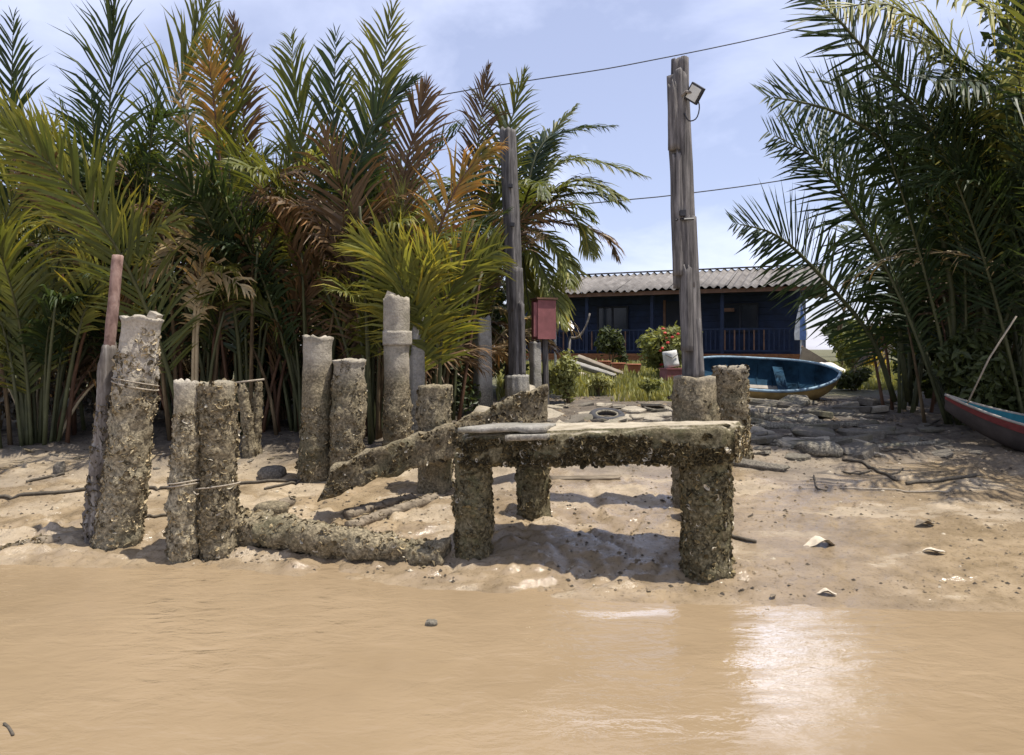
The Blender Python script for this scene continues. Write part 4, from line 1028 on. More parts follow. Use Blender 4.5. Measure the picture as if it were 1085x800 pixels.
root = thing('white_drum', 'tilted white plastic drum standing on the red crate', 'drum', (p.x, p.y, p.z + .305))
V, F, _ = shaft(Vector((p.x, p.y, p.z + .33)), Vector((p.x - .06, p.y, p.z + .68)), .17, .16, 'round', 20, .06, .004, None, 0, 5); mobj('body', V, F, 'white_paint', root, True)
V, F = tube([Vector((p.x - .18 + .0, p.y - .14, p.z + .6)), Vector((p.x - .03, p.y - .2, p.z + .53)), Vector((p.x + .11, p.y - .14, p.z + .62))], .01, 5); mobj('handle', V, F, 'lamp_black', root)
for i, (px, py, dd, lab) in enumerate(((672, 391, 18.5, 'terracotta pot on the grass left of the flowering bush'), (640, 386, 20, 'small reddish pot by the house wall behind the boards'), (655, 392, 19, 'terracotta pot between the boards and the flowering bush'))):
    p = P(px, py, dd); p.z = gzs(p.x, p.y); root = thing('flower_pot', lab, 'pot', p, 'pots in the yard')
    V, F, _ = shaft(p - Vector((0, 0, .02)), p + Vector((0, 0, .28)), .12, .18, 'round', 18, .04, .004, None, 0, 8); mobj('body', V, F, 'terracotta', root, True)
    V, F = tube([p + Vector((.185 * math.cos(a), .185 * math.sin(a), .27)) for a in np.linspace(0, 6.2832, 19)], .018, 6, False); mobj('rim', V, F, 'terracotta', root, True)
# overhead wires: long spans over the yard, fixed to posts well outside the picture
def wire(label, pts, d0, d1, r=.012):
    pw = [P(x, y, d0 + (d1 - d0) * k / (len(pts) - 1)) for k, (x, y) in enumerate(pts)]
    V, F = tube(catmull(pw, 30), r, 5); tag(mobj('overhead_wire', V, F, 'cable_black', None, True, None, pw[0]), label, 'wire', 'overhead wires')
wire('upper dark overhead wire crossing the sky above the house', [(-700, 165), (100, 148), (555, 86), (700, 62), (870, 25), (1100, -35), (1700, -230)], 15, 15)
wire('lower dark overhead wire just above the house roof', [(-700, 290), (100, 268), (610, 217), (720, 206), (855, 187), (1100, 143), (1700, 10)], 18, 18, .014)
# ------------------------------------------------------------------ palms
def frond_mesh(ctrl, face, L_, n, wid, droop, seed, bare=.22, vang=.35, ragged=.12, kink=0.0, al0=50, al1=20):
    rng = np.random.default_rng(seed)
    C = catmull(ctrl, 26)
    seg = np.linalg.norm(np.diff(C, axis=0), axis=1); cum = np.concatenate([[0], np.cumsum(seg)]); tot = cum[-1]
    t = np.linspace(bare, 1, n); t = np.repeat(t, 2) + rng.normal(size=2 * n) * .004; t = np.clip(t, bare, .999)
    side = np.tile([1.0, -1.0], n)
    keep = rng.random(2 * n) > ragged * .6; t, side = t[keep], side[keep]; m = len(t)
    pos_ = np.stack([np.interp(t * tot, cum, C[:, k]) for k in range(3)], -1)
    T_ = np.gradient(C, axis=0); tan = np.stack([np.interp(t * tot, cum, T_[:, k]) for k in range(3)], -1); tan /= np.linalg.norm(tan, axis=1)[:, None]
    f = np.array(face, float)[None] - tan * (tan @ np.array(face, float))[:, None]; f /= np.linalg.norm(f, axis=1)[:, None] + 1e-9
    s = np.cross(tan, f) * side[:, None]
    u = (t - bare) / (1 - bare)
    ln = L_ * (np.clip(.6 + 1.6 * u, 0, 1) * np.clip((1.03 - u) / .34, .14, 1) ** .7) * (1 + rng.normal(size=m) * .09) * np.where(rng.random(m) < ragged, .45 + .4 * rng.random(m), 1)
    al = np.radians(al0 - (al0 - al1) * u + rng.normal(size=m) * 7 + 9 * np.sin(u * 9 + seed))
    d0 = s * np.sin(al)[:, None] + tan * np.cos(al)[:, None] + f * (vang * (1 - .4 * u) + rng.normal(size=m) * .09)[:, None]
    d0 /= np.linalg.norm(d0, axis=1)[:, None]
    g = np.array([0, 0, -1.0])
    w = np.cross(d0, f); w /= np.linalg.norm(w, axis=1)[:, None] + 1e-9
    w = w + f * rng.normal(size=(m, 1)) * .35; w /= np.linalg.norm(w, axis=1)[:, None]
    dr = droop * (1 + rng.normal(size=m) * .3)
    pts = [pos_]; dcur = d0.copy()
    for k in range(3):
        pts.append(pts[-1] + dcur * (ln / 3)[:, None]); dcur = dcur + g * (dr * (.25 + .35 * k))[:, None]; dcur /= np.linalg.norm(dcur, axis=1)[:, None]
    ww = wid * (.8 + .4 * rng.random(m))[:, None] * np.clip(ln / L_ + .3, .5, 1)[:, None]
    V = np.stack([pts[0] - w * ww * .35, pts[0] + w * ww * .35, pts[1] - w * ww * .5, pts[1] + w * ww * .5, pts[2] - w * ww * .42, pts[2] + w * ww * .42, pts[3]], 1).reshape(-1, 3)
    o = np.arange(m) * 7
    F = np.concatenate([np.stack([o, o + 1, o + 3, o + 2], -1), np.stack([o + 2, o + 3, o + 5, o + 4], -1)]).tolist() + np.stack([o + 4, o + 5, o + 6], -1).tolist()
    tone = (.82 + .36 * rng.random(m))[:, None] * np.array([[1, 1, 1]]); yel = rng.random(m) < .05; tone[yel] *= (1.7, 1.4, .9)
    tone = np.repeat(tone[:, None], 7, 1); tone[:, 6] *= (1.5, 1.25, .8); tone[:, 4:6] *= (1.1, 1.05, .95)
    return V, F, tone.reshape(-1, 3), C
FR = {'n': 0}
RIB = {'leaf_orange': 'midrib_brown', 'leaf_brown': 'midrib_brown', 'leaf_straw': 'midrib_straw'}
def frond(root, ctrl, face, L_=.8, n=64, wid=.033, droop=.5, m='leaf_mid', bare=.22, vang=.35, ragged=.1, rr=.028, rib=None, al=(50, 20)):
    FR['n'] += 1
    V, F, tn, C = frond_mesh(ctrl, face, L_, n, wid, droop, FR['n'], bare, vang, ragged, 0, *al)
    o = mobj('frond', V, F, m, root, False, tn)
    V, F = tube(C[::2] if len(C) > 14 else C, np.linspace(rr, rr * .18, len(C[::2])), 6)
    mobj('midrib', V, F, rib or RIB.get(m, 'midrib_green'), o, True)
    return o
rp = random.Random(11)
def arc(base, az, th0, th1, Lf, n=7, pw=1.5, twist=0):
    p = Vector(base); out = [p.copy()]
    for k in range(n):
        th = th0 + (th1 - th0) * ((k + .5) / n) ** pw; a = az + twist * k / n
        p = p + Vector((math.sin(th) * math.cos(a), math.sin(th) * math.sin(a), math.cos(th))) * (Lf / n); out.append(p.copy())
    return out
def nipa(x, y, label, nf, Lr, seed, mats, group=None, spread=(3, 24), end=(25, 75), azr=(0, 2 * math.pi), dead=2, stalks=7, Lleaf=(.6, .85), name='nipa_palm', n=72, low=0):
    rr = random.Random(seed); z = gzs(x, y)
    root = thing(name, label, 'palm', (x, y, z), group)
    for k in range(nf):
        az = azr[0] + (azr[1] - azr[0]) * (k + rr.random() * .7) / nf
        b = Vector((x + .22 * math.cos(az) * rr.random(), y + .22 * math.sin(az) * rr.random(), z - .08))
        th0 = R(rr.uniform(*spread)); th1 = R(rr.uniform(*end)); Lf = rr.uniform(*Lr)
        c = arc(b, az, th0, th1, Lf, pw=rr.uniform(1.2, 2.2), twist=rr.uniform(-.5, .5))
        inw = Vector((-math.cos(az), -math.sin(az), .55)); inw = inw + Vector((rr.uniform(-1.1, 1.1), rr.uniform(-1.1, 1.1), rr.uniform(-.3, .5)))
        frond(root, c, inw, rr.uniform(*Lleaf), n, rr.uniform(.026, .036), rr.uniform(.2, .9), rr.choice(mats), bare=rr.uniform(.2, .34), vang=rr.uniform(-.1, .5), ragged=rr.uniform(.08, .32), al=(rr.uniform(42, 62), rr.uniform(16, 30)), rr=rr.uniform(.026, .036))
    for k in range(low):
        az = rr.uniform(-3.0, -.15); b = Vector((x + .3 * math.cos(az) * rr.random(), y + .25 * math.sin(az) * rr.random(), z - .08))
        c = arc(b, az, R(rr.uniform(1, 9)), R(rr.uniform(75, 130)), rr.uniform(Lr[0] * .72, Lr[1] * .95), pw=rr.uniform(2.6, 4.0), twist=rr.uniform(-.6, .6))
        frond(root, c, Vector((rr.uniform(-.7, .7), -.5, 1)), rr.uniform(.45, .62), 54, rr.uniform(.026, .036), rr.uniform(.7, 1.6), rr.choice(mats + ['leaf_brown']), rr.uniform(.42, .55), .1, rr.uniform(.1, .3), .026)
    for k in range(dead):
        az = rr.uniform(.1, 3.0); b = Vector((x + .2 * math.cos(az), y + .2 * math.sin(az), z - .05))
        c = arc(b, az, R(rr.uniform(6, 22)), R(rr.uniform(90, 170)), rr.uniform(Lr[0] * .55, Lr[1] * .75), pw=1.6)
        frond(root, c, (0, 0, 1), rr.uniform(.5, .7), 36, .035, 1.6, rr.choice(['leaf_brown'] * 5 + ['leaf_straw']), .35, .1, .4, .022)
    for k in range(stalks):
        az = rr.uniform(0, 6.28); q = rr.uniform(.1, .5); b = Vector((x + q * math.cos(az), y + q * math.sin(az), z - .08))
        c = arc(b, az, R(rr.uniform(0, 10)), R(rr.uniform(6, 35)), rr.uniform(1.2, 3.0), 5)
        V, F = tube(c, np.linspace(.03, .014, len(c)), 6); mobj('stalk', V, F, rr.choice(['dry_stalk', 'midrib_green', 'midrib_brown']), root, True)
    return root
D, MI, LI, OR_, ST, BR = 'leaf_deep_shaded', 'leaf_mid', 'leaf_lime', 'leaf_orange', 'leaf_straw', 'leaf_brown'
def gx_(px, d): return (px - CX) / FPX * d
GRP = 'nipa palms of the left grove'
front = [   # px, d, label, fronds, length range, seed, materials
    (-40, 9.4, 'yellow-green nipa palm cut by the left edge of the picture', 7, (3.6, 4.9), 1, [LI, MI, MI]),
    (40, 9.0, 'nipa palm with long sunlit fronds at the far left, behind the leaning pillar', 8, (3.0, 4.2), 2, [MI, LI, MI, D]),
    (118, 9.9, 'tallest dense nipa palm, with upright feathery fronds reaching the top left edge', 7, (4.0, 5.5), 3, [MI, D, D]),
    (205, 9.3, 'nipa palm with straw-dry hanging fronds behind the narrow roped pillar', 7, (3.4, 4.8), 4, [MI, BR, D]),
    (262, 9.6, 'nipa palm with a rust-tipped frond above the two small stumps', 7, (3.4, 4.5), 5, [MI, D, BR, LI]),
    (330, 9.7, 'dark nipa palm right behind the flat-topped pillar', 8, (3.4, 4.6), 6, [D, MI, D, BR]),
    (398, 9.5, 'nipa palm behind the collared pillar with a tall frond to the right', 7, (3.2, 4.4), 7, [D, MI, BR]),
    (450, 10.4, 'nipa palm with one orange frond, behind the ribbed pillar', 6, (3.0, 4.0), 8, [MI, D, BR]),
    (492, 12.4, 'rightmost nipa palm of the grove, behind the chipped square post', 7, (3.6, 4.8), 9, [MI, MI, D]),
]
NP = []
for px, d, lab, nf, Lr, sd_, ms in front:
    NP.append(nipa(gx_(px, d), d, lab, nf, Lr, sd_, ms, GRP, spread=(2, 20), end=(25, 95), dead=7, stalks=12, low=7 if px < 400 else 3, azr=(0, 2 * math.pi) if px < 400 else (1.2, 4.6)))
back = [(-70, 11.5, 'beyond the left edge'), (5, 11.2, 'behind the far left sunlit palm'), (70, 11.6, 'behind the leaning rusty pipe'), (150, 11.4, 'behind the widest leaning pillar'), (230, 11.6, 'behind the roped pair of pillars'), (300, 11.5, 'left of the flat-topped pillar'), (365, 11.3, 'behind the rimmed pillar'), (430, 11.9, 'behind the collared pillar'), (470, 13.0, 'behind the ribbed pillar')]
for k, (px, d, wh) in enumerate(back):
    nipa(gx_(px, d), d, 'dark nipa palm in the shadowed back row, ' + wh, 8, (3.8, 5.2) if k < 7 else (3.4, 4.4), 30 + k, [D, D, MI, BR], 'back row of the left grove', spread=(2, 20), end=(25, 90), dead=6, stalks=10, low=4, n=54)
# individually seen fronds (sight lines from the photograph, distance from the palm that carries them)
def pf(root, pts, d0, d1=None, face=(0, -1, .35), **kw):
    d1 = d1 if d1 is not None else d0; n = len(pts)
    return frond(root, [P(x, y, d0 + (d1 - d0) * k / (n - 1)) for k, (x, y) in enumerate(pts)], face, **kw)
# far left, lime fronds sweeping toward the water
pf(NP[1], [(150, 470), (128, 280), (80, 205), (20, 140), (-20, 110)], 9.0, 8.3, L_=.85, m=LI, n=81, bare=.3)
pf(NP[0], [(40, 480), (20, 330), (12, 170), (14, 20)], 9.4, 9.2, L_=.75, m=D, n=74, bare=.35)
pf(NP[0], [(-30, 480), (-20, 330), (10, 220), (60, 130)], 9.2, 8.8, L_=.8, m=LI, n=74, bare=.35)
pf(NP[1], [(60, 480), (90, 330), (150, 250), (200, 235)], 8.9, 8.2, L_=.65, m=LI, n=67, bare=.4)
pf(NP[2], [(118, 470), (112, 280), (116, 120), (122, -15)], 9.9, L_=.95, m=D, n=86, bare=.3)
pf(NP[2], [(140, 470), (160, 280), (180, 130), (222, -10)], 9.8, L_=.85, m=MI, n=81, bare=.35)
pf(NP[3], [(206, 470), (208, 330), (205, 220), (196, 120), (185, 75)], 9.1, 8.9, L_=.5, m=ST, n=45, bare=.42, droop=1.6, ragged=.4, rib='midrib_brown')
pf(NP[3], [(208, 470), (209, 350), (215, 280), (200, 255), (150, 300)], 9.0, 8.6, L_=.45, m=ST, n=48, bare=.45, droop=1.4, ragged=.3)
pf(NP[3], [(204, 470), (206, 340), (213, 295), (235, 290), (268, 312)], 9.0, 8.6, L_=.4, m=ST, n=40, bare=.5, droop=1.3, ragged=.3)
pf(NP[4], [(258, 470), (250, 280), (240, 140), (232, 15)], 9.6, L_=.7, m=MI, n=74, bare=.4)
pf(NP[4], [(255, 470), (240, 250), (228, 120), (218, 40)], 9.5, 9.3, L_=.4, m=OR_, n=54, bare=.72, ragged=.3)
pf(NP[4], [(262, 470), (262, 260), (258, 120), (246, 18)], 9.7, L_=.45, m=BR, n=62, bare=.6)
pf(NP[5], [(330, 470), (322, 280), (318, 150), (308, 40)], 9.8, L_=.75, m=MI, n=74, bare=.35)
pf(NP[5], [(340, 470), (345, 280), (352, 150), (356, 38)], 9.7, L_=.7, m=D, n=74, bare=.35)
pf(NP[6], [(396, 470), (390, 280), (398, 130), (416, 10)], 9.6, L_=.75, m=MI, n=78, bare=.4)
pf(NP[6], [(400, 470), (412, 300), (430, 180), (452, 90)], 9.4, L_=.7, m=BR, n=67, bare=.45)
pf(NP[6], [(395, 470), (380, 330), (370, 230), (395, 130), (440, 85)], 9.2, 9.0, L_=.65, m=D, n=67, bare=.4)
pf(NP[7], [(440, 440), (448, 330), (470, 230), (500, 175), (530, 155)], 9.2, 8.8, L_=.62, m=OR_, n=62, bare=.38, vang=.1, wid=.034, droop=.9, ragged=.25)
pf(NP[7], [(455, 450), (440, 360), (420, 290), (375, 255)], 9.0, 8.2, L_=.8, m=LI, n=67, bare=.3)
pf(NP[7], [(465, 450), (468, 360), (482, 300), (530, 262)], 9.0, 8.3, L_=.75, m=MI, n=67, bare=.3)
pf(NP[7], [(450, 450), (448, 380), (440, 320), (462, 262)], 9.1, 8.4, L_=.8, m=LI, n=67, bare=.3)
pf(NP[8], [(492, 440), (492, 300), (503, 180), (517, 72)], 12.4, L_=.6, m=BR, n=67, bare=.45)
pf(NP[8], [(495, 440), (508, 300), (528, 180), (556, 78)], 12.4, L_=.75, m=MI, n=74, bare=.4)
# coconut palm between the grove and the house
d = 13.4
root = thing('coconut_palm', 'coconut palm with drooping fronds arching over the left end of the house', 'palm', (gx_(540, d), d, gzs(gx_(540, d), d)))
V, F, _ = shaft(P(540, 440, d), P(552, 238, d), .14, .10, 'round', 18, .05, .014, None, .02, 111); mobj('trunk', V, F, 'dry_stalk', root, True)
cc = (552, 238)
for pts, m_, dd in (
    ([cc, (585, 178), (625, 170), (686, 187)], MI, 11.9), ([cc, (570, 160), (605, 138), (652, 133)], D, 12.6), ([cc, (590, 200), (622, 192), (664, 212)], MI, 11.6),
    ([cc, (585, 222), (612, 235), (628, 272)], LI, 11.8), ([cc, (575, 248), (594, 268), (606, 302)], LI, 11.5), ([cc, (565, 265), (582, 300), (598, 345)], LI, 11.4),
    ([cc, (570, 190), (580, 150), (610, 112)], MI, 12.8), ([cc, (530, 200), (500, 190), (450, 215)], MI, 11.6), ([cc, (545, 170), (535, 130), (500, 95)], D, 12.8),
    ([cc, (535, 250), (515, 290), (505, 345)], MI, 11.4), ([cc, (590, 235), (640, 250), (655, 275)], BR, 12.9), ([cc, (555, 280), (560, 320), (566, 350)], LI, 11.8)):
    pf(root, pts, 13.4, dd + 1.2, face=(0, -.35, 1), L_=.55, n=75, bare=.12, droop=1.1, m=m_, wid=.04, vang=.1)
for k in range(9):
    az = k * .7; c = arc(P(552, 238, d), az, R(35), R(120 + 20 * rp.random()), 2.2, pw=1.0); frond(root, c, (0, 0, 1), .5, 44, .04, 1.1, rp.choice([MI, D]), .12, .1)

# ---- right-hand palms
RG = 'palms on the right bank'
d = 11.4
RP1 = nipa(gx_(955, d), d, 'leaning palm whose arched fronds hang over the blue boat', 4, (3.2, 4.2), 61, [D, D, MI], RG, spread=(4, 16), end=(20, 50), azr=(-.6, 1.2), dead=0, stalks=4)
pf(RP1, [(948, 425), (921, 354), (857, 279), (820, 248), (777, 236)], 11.4, 10.4, face=(-.2, -1, .5), L_=0.92, n=101, bare=.18, m=D, vang=.05, al=(80, 48), wid=.036, droop=.12, rr=.045)
pf(RP1, [(962, 425), (945, 310), (910, 236), (867, 172), (813, 139)], 11.3, 10.2, face=(.2, -1, .4), L_=1.04, n=107, bare=.2, m=D, vang=.05, al=(80, 48), wid=.036, droop=.12, rr=.045)
pf(RP1, [(965, 430), (962, 330), (950, 250), (935, 180), (900, 120)], 11.5, 11.5, face=(.5, -1, .3), L_=0.85, n=93, bare=.25, m=D, rr=.04, al=(78, 46), wid=.036)
pf(RP1, [(970, 430), (985, 340), (1010, 270), (1045, 220)], 11.4, 10.8, face=(0, -1, .4), L_=0.92, n=90, bare=.25, m=D, rr=.04, al=(78, 46), wid=.036)
d = 10.2
RP2 = nipa(gx_(1020, d), d, 'big dark palm behind the red-striped boat at right', 11, (4.4, 5.6), 62, [D, D, D], RG, spread=(4, 22), end=(25, 70), dead=2, stalks=3)
pf(RP2, [(1012, 440), (1005, 280), (965, 180), (905, 128), (856, 110), (811, 102)], 10.2, 9.2, face=(0, -1, .5), L_=1.04, n=117, bare=.3, m=D, vang=.05, al=(80, 48), wid=.036, droop=.12, rr=.05)
pf(RP2, [(1020, 440), (1020, 250), (985, 140), (932, 72), (868, 0), (820, -30)], 10.2, 9.3, face=(.1, -1, .5), L_=1.10, n=121, bare=.3, m=D, vang=.05, al=(80, 48), wid=.036, droop=.12, rr=.05)
pf(RP2, [(1030, 440), (1040, 250), (1030, 120), (990, 40), (940, 5), (880, 10)], 10.2, 8.8, face=(0, -.8, .8), L_=1.04, n=111, bare=.35, m=LI, vang=.05, al=(80, 48), wid=.036, droop=.7, rr=.045)
pf(RP2, [(1040, 440), (1060, 260), (1050, 130), (1010, 60), (950, 40)], 10.1, 8.6, face=(0, -.8, .8), L_=0.98, n=111, bare=.35, m=MI, vang=.05, al=(80, 48), wid=.036, droop=.7, rr=.045)
pf(RP2, [(1030, 440), (1050, 280), (1050, 180), (1010, 140), (960, 150)], 10.0, 8.8, face=(0, -.9, .7), L_=0.98, n=101, bare=.35, m=D, droop=.5, rr=.045)
d = 9.6
RP3 = nipa(gx_(1095, d), d, 'tall palm with yellow-tipped fronds filling the top right corner', 13, (4.8, 6.4), 63, [D, D, D], RG, spread=(4, 24), end=(30, 80), dead=2, stalks=3)
pf(RP3, [(1090, 450), (1100, 200), (1085, 60), (1040, 5), (970, -20)], 9.6, 8.4, face=(0, -.8, .8), L_=1.10, n=111, bare=.35, m=LI, vang=.05, al=(80, 48), wid=.036, droop=.7, rr=.045)
pf(RP3, [(1090, 450), (1105, 220), (1090, 130), (1050, 90), (985, 85)], 9.6, 8.2, face=(0, -.8, .8), L_=1.04, n=111, bare=.35, m=D, vang=.05, al=(80, 48), wid=.036, droop=.7, rr=.045)
pf(RP3, [(1085, 450), (1085, 300), (1060, 220), (1020, 190), (975, 200)], 9.6, 8.6, face=(0, -.8, .8), L_=0.98, n=101, bare=.3, m=D, droop=.6, rr=.045)
nipa(gx_(1065, 12.6), 12.6, 'dark palm deep in the shade behind the right bank palms', 12, (3.6, 5.6), 64, [D, D], RG, spread=(3, 26), end=(25, 80), dead=6, stalks=12, low=3)
nipa(gx_(1000, 13.4), 13.4, 'dark palm behind the leaning palm, its stems in shade', 9, (3.0, 4.4), 68, [D, D, BR], RG, spread=(3, 22), end=(25, 80), dead=4, stalks=10, low=2)
nipa(gx_(1150, 11.5), 11.5, 'palm mostly beyond the right edge of the picture', 9, (4.6, 6.0), 65, [D, MI], RG, spread=(4, 26), end=(30, 80), dead=1, stalks=3)
nipa(7.4, 8.4, 'palm beyond the right edge whose fronds shade the red-striped boat', 10, (5.2, 6.8), 66, [D, MI], RG, spread=(6, 26), end=(40, 95), dead=1, stalks=3)
nipa(8.6, 10.0, 'palm beyond the right edge standing behind the nearest one', 9, (4.8, 6.2), 67, [D, MI], RG, spread=(6, 26), end=(40, 95), dead=1, stalks=3)

# ------------------------------------------------------------------ bushes, trees, grass
def leaf_cloud(cs, n, size, seed, up=.3):
    """cs: list of (centre, radii); many small folded leaves"""
    rng = np.random.default_rng(seed); wts = np.array([r[0] * r[1] * r[2] for _, r in cs]); wts = wts / wts.sum()
    ci = rng.choice(len(cs), n, p=wts); q = rng.normal(size=(n, 3)); q /= np.linalg.norm(q, axis=1)[:, None]
    rad = rng.random((n, 1)) ** .45
    cen = np.array([list(c) for c, _ in cs])[ci]; rr = np.array([list(r) for _, r in cs])[ci]
    p = cen + q * rad * rr * (1 + .25 * fbm(q * 2 + ci[:, None], 2, seed))[:, None]
    nn = q + rng.normal(size=(n, 3)) * .8 + np.array([0, 0, up]); nn /= np.linalg.norm(nn, axis=1)[:, None]
    t = np.cross(nn, rng.normal(size=(n, 3))); t /= np.linalg.norm(t, axis=1)[:, None]; s = np.cross(nn, t)
    sz = (size * (.6 + .8 * rng.random(n)))[:, None]
    V = np.stack([p - t * sz, p - s * sz * .42 + nn * sz * .12, p + t * sz, p + s * sz * .42 + nn * sz * .12], 1).reshape(-1, 3)
    o = np.arange(n) * 4; F = np.stack([o, o + 1, o + 2], -1).tolist() + np.stack([o, o + 2, o + 3], -1).tolist()
    tone = np.repeat((.7 + .6 * rng.random(n))[:, None] * np.ones((1, 3)), 4, 0)
    return V, F, tone
def bush(name, label, px, py, d, wpx, hpx, m, n, size, seed, cat='bush', group=None, lobes=7, stems=6, trunk=0, z0=None):
    rr = random.Random(seed); p = P(px, py, d); p.z = gzs(p.x, p.y) if z0 is None else z0
    w_ = wpx / FPX * d / 2; h = hpx / FPX * d; root = thing(name, label, cat, p, group); cs = []
    b0 = h * trunk
    for k in range(lobes):
        a = rr.uniform(0, 6.28); q = rr.uniform(0, .62); f = rr.uniform(.25, .8)
        c = p + Vector((w_ * q * math.cos(a), w_ * q * math.sin(a) * .8, b0 + (h - b0) * f)); r_ = rr.uniform(.28, .46)
        cs.append((c, (w_ * r_ * 1.15, w_ * r_, (h - b0) * r_ * .62)))
    V, F, tn = leaf_cloud(cs, n, size, seed); mobj('crown' if trunk else 'foliage', V, F, m, root, False, tn)
    for k in range(stems if not trunk else 1):
        c = cs[k % lobes][0]
        if trunk: c = p + Vector((w_ * .05, 0, h * .7))
        V, F = tube(catmull([p - Vector((0, 0, .1)), (p + c) / 2 + Vector((rr.uniform(-.05, .05) * w_, 0, .1 * h)), c], 7), np.linspace(.02 + (.012 * d if trunk else 0) * .4, .008, 7), 6); mobj('trunk' if trunk else 'stem', V, F, 'dry_stalk', root, True)
    if trunk:
        for k in range(5):
            c = cs[k % lobes][0]; V, F = tube(catmull([p + Vector((0, 0, h * .35)), (p + c) / 2 + Vector((0, 0, .25 * h)), c], 7), np.linspace(.012 * d * .25, .01, 7), 5); mobj('limb', V, F, 'dry_stalk', root, True)
    return root, cs
fb, cs = bush('flowering_bush', 'yellow-green bush with red flowers before the house veranda', 708, 392, 17.0, 92, 62, 'leaf_grass', 2600, .075, 1, lobes=10)
rr = random.Random(5)
for k in range(14):
    c, r_ = rr.choice(cs); q = Vector((rr.uniform(-1, 1), -abs(rr.uniform(.4, 1)), rr.uniform(-.2, 1))).normalized(); c = c + Vector((q.x * r_[0], q.y * r_[1], q.z * r_[2]))
    V, F = stone_mesh(.04, .04, .03, k + 300, False, (4, 7)); mobj('flower', V + np.array(c), F, 'flower_red', fb)
bush('dark_shrub', 'dark green shrub against the blue house wall', 648, 388, 21.0, 40, 50, 'leaf_bush', 1200, .08, 2)
bush('weed_clump', 'tall pale weeds right of the thin square post', 602, 430, 12.4, 44, 56, 'leaf_grass', 1500, .045, 3, 'weed', lobes=11, stems=12)
bush('weed_clump', 'low weeds at the foot of the red box post', 578, 425, 13.0, 34, 30, 'leaf_grass', 700, .045, 4, 'weed', lobes=7)
bush('weed_clump', 'small weed clump in the grass below the flowering bush', 690, 424, 13.2, 36, 22, 'leaf_grass', 600, .045, 5, 'weed', lobes=6)
bush('weed_clump', 'dry weed growing beside the tallest timber footing', 634, 424, 13.6, 40, 26, 'leaf_grass', 600, .045, 6, 'weed', lobes=6)
bush('yellow_shrub', 'bright yellow shrub seen between the right palms', 925, 394, 21.0, 52, 26, 'leaf_yellow', 900, .10, 7, lobes=8)
bush('corner_shrub', 'green shrub by the right corner of the house', 905, 392, 19.5, 60, 60, 'leaf_mid', 1500, .09, 8, lobes=8)
bush('bank_shrub', 'low dark shrub on the bank right of the blue boat', 905, 417, 14.5, 60, 26, 'leaf_bush', 1200, .06, 9, lobes=8)
bush('bank_shrub', 'dark undergrowth beneath the right-hand palms', 990, 430, 12.2, 90, 90, 'leaf_bush', 2600, .075, 10, lobes=12)
bush('bank_shrub', 'dark leafy shrub hugging the stems behind the red-striped boat', 1035, 452, 9.75, 120, 120, 'leaf_bush', 3600, .065, 12, lobes=14)
bush('bank_shrub', 'leafy shrub filling the shade at the right edge', 1060, 430, 11.2, 90, 170, 'leaf_bush', 3600, .08, 11, lobes=14)
for k, (px, d_, w_, h_, lab) in enumerate(((20, 9.9, 120, 80, 'grey-leaved undergrowth at the far left under the palms'), (110, 10.3, 90, 60, 'grey twiggy undergrowth behind the widest pillar'), (215, 10.6, 90, 80, 'dark undergrowth behind the roped pillars'), (300, 10.6, 90, 90, 'dark undergrowth behind the flat-topped pillar'), (385, 10.6, 90, 90, 'dark undergrowth behind the rimmed pillar'), (475, 10.9, 90, 80, 'dark undergrowth behind the ribbed pillar'))):
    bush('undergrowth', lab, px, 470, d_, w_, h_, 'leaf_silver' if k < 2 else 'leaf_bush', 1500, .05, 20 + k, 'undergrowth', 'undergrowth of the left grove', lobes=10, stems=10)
for k, (px, d_) in enumerate(((-120, 13.8), (-30, 14.2), (70, 14), (170, 14.4), (270, 14.2), (370, 14), (460, 14.4), (520, 15))):
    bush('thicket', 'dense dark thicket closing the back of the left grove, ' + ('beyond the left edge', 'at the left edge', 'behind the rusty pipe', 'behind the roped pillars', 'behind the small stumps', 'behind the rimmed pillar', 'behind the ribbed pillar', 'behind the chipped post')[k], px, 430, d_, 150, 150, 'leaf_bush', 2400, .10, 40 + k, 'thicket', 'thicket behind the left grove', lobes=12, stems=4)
# broadleaf trees of the same bank, standing beyond the right edge
for k, (x_, y_, w_, h_, lab) in enumerate(((9.7, 9.6, 5.0, 8.6, 'broadleaf tree beyond the right edge behind the striped boat'), (10.6, 12.6, 5.2, 8.8, 'second broadleaf tree beyond the right edge, farther up the bank'), (9.6, 7.2, 4.4, 7.6, 'broadleaf tree beyond the right edge nearest the water'))):
    bush('shade_tree', lab, CX + x_ / y_ * FPX, 440, y_, w_ / y_ * FPX, h_ / y_ * FPX, 'leaf_bush', 9000, .12, 90 + k, 'tree', 'trees beyond the right edge', lobes=16, trunk=.3)
far = [(893, 44, 70, 38, 'small far tree just right of the house roof corner'), (935, 50, 60, 34, 'far rounded tree seen through the right palm fronds'), (975, 47, 70, 44, 'far tree right of the yellow shrub'), (1030, 42, 90, 70, 'taller far tree behind the right-hand palms'), (1090, 45, 110, 90, 'far tree beyond the right edge of the bank')]
for k, (px, d_, w_, h_, lab) in enumerate(far):
    bush('distant_tree', lab, px, 388, d_, w_, h_, 'leaf_bush', 2600, .26, 70 + k, 'tree', 'far trees at right', lobes=12, trunk=.25, z0=1.12)
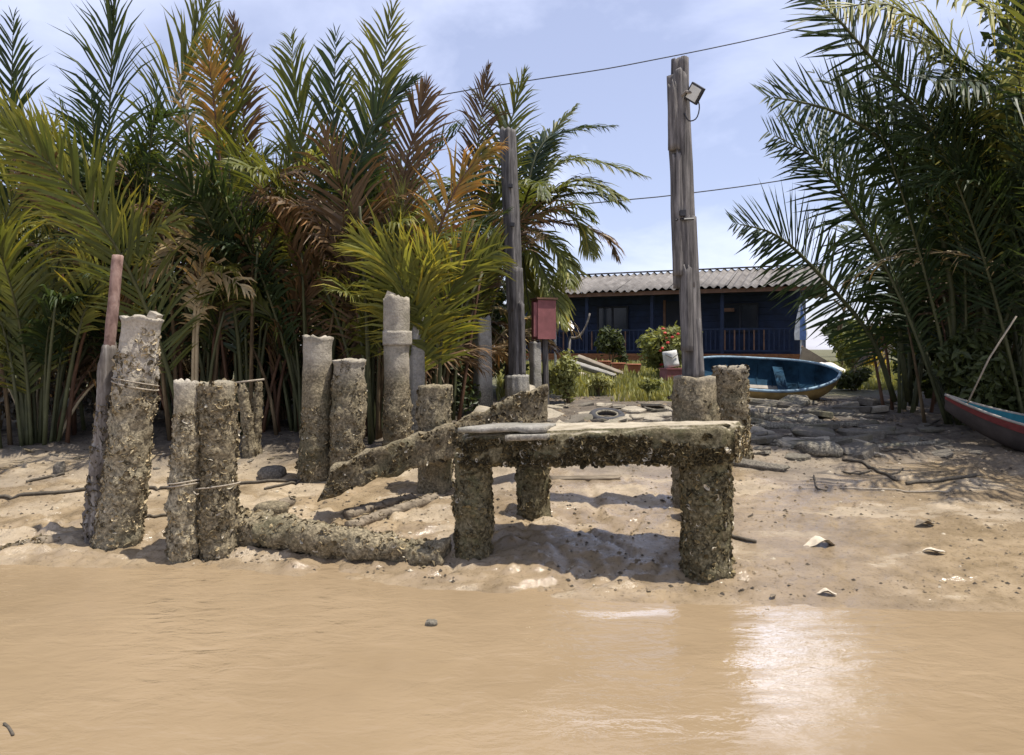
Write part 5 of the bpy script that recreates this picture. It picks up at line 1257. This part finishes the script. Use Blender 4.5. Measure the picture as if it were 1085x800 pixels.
for k, px in enumerate((560, 470, 380)):
    bush('distant_tree', 'far tree hidden behind the left grove, ' + ('nearest the house', 'behind the ribbed pillar', 'behind the rimmed pillar')[k], px, 388, 40 + 3 * k, 90, 60, 'leaf_bush', 2000, .26, 80 + k, 'tree', 'far trees at left', lobes=12, trunk=.2, z0=1.12)
# bare climber hanging at the house corner
for k, pts in enumerate(([(893, 390), (890, 355), (894, 330), (884, 318)], [(902, 392), (896, 372), (888, 350), (897, 322)])):
    V, F = tube(catmull([P(x, y, 20.5) for x, y in pts], 14), .03, 5); tag(mobj('bare_sapling', V, F, 'dry_stalk', None, True, None, P(pts[0][0], pts[0][1], 20.5)), ('bare dark sapling rising at the right corner of the house', 'second bare sapling bent across the first by the house')[k], 'sapling')
# grass
rng = np.random.default_rng(8); n = 60000
yy = 12.6 + 13 * rng.random(n) ** 1.2; xx = yy * (rng.random(n) * .72 - .02)
ok = (fbm(np.stack([xx, yy, yy * 0], -1) * .7, 3, 70) + .35 * rng.random(n) + np.clip((yy - 13.5) * .12, 0, .5) > .02) & ((xx / yy < .26) | (yy > 14.5))
xx, yy = xx[ok], yy[ok]; n = len(xx); zz = gz(xx, yy)
h = (.05 + .15 * rng.random(n) ** 2) * (1 + .35 * fbm(np.stack([xx, yy, yy * 0], -1) * .9, 2, 71)); a = rng.random(n) * 6.28; wd = .012 + .01 * rng.random(n)
b = np.stack([xx, yy, zz - .01], -1); dv = np.stack([np.cos(a), np.sin(a), a * 0], -1); tip = b + dv * (h * .5 * rng.random(n))[:, None] + np.array([0, 0, 1]) * h[:, None]; mid = (b + tip) / 2 + np.array([0, 0, .12]) * h[:, None]
pv = np.stack([-dv[:, 1], dv[:, 0], dv[:, 2]], -1) * wd[:, None]
V = np.stack([b - pv, b + pv, mid - pv * .8, mid + pv * .8, tip], 1).reshape(-1, 3); o = np.arange(n) * 5
F = np.stack([o, o + 1, o + 3, o + 2], -1).tolist() + np.stack([o + 2, o + 3, o + 4], -1).tolist()
u_ = rng.random((n, 1)); tone = np.repeat(.7 + .5 * rng.random((n, 1)) + u_ ** 4 * np.array([[.6, .4, .1]]), 5, 0)
tag(mobj('grass', V, F, 'leaf_grass', None, False, tone), 'dry yellow-green grass in front of the house', 'grass', kind='stuff')
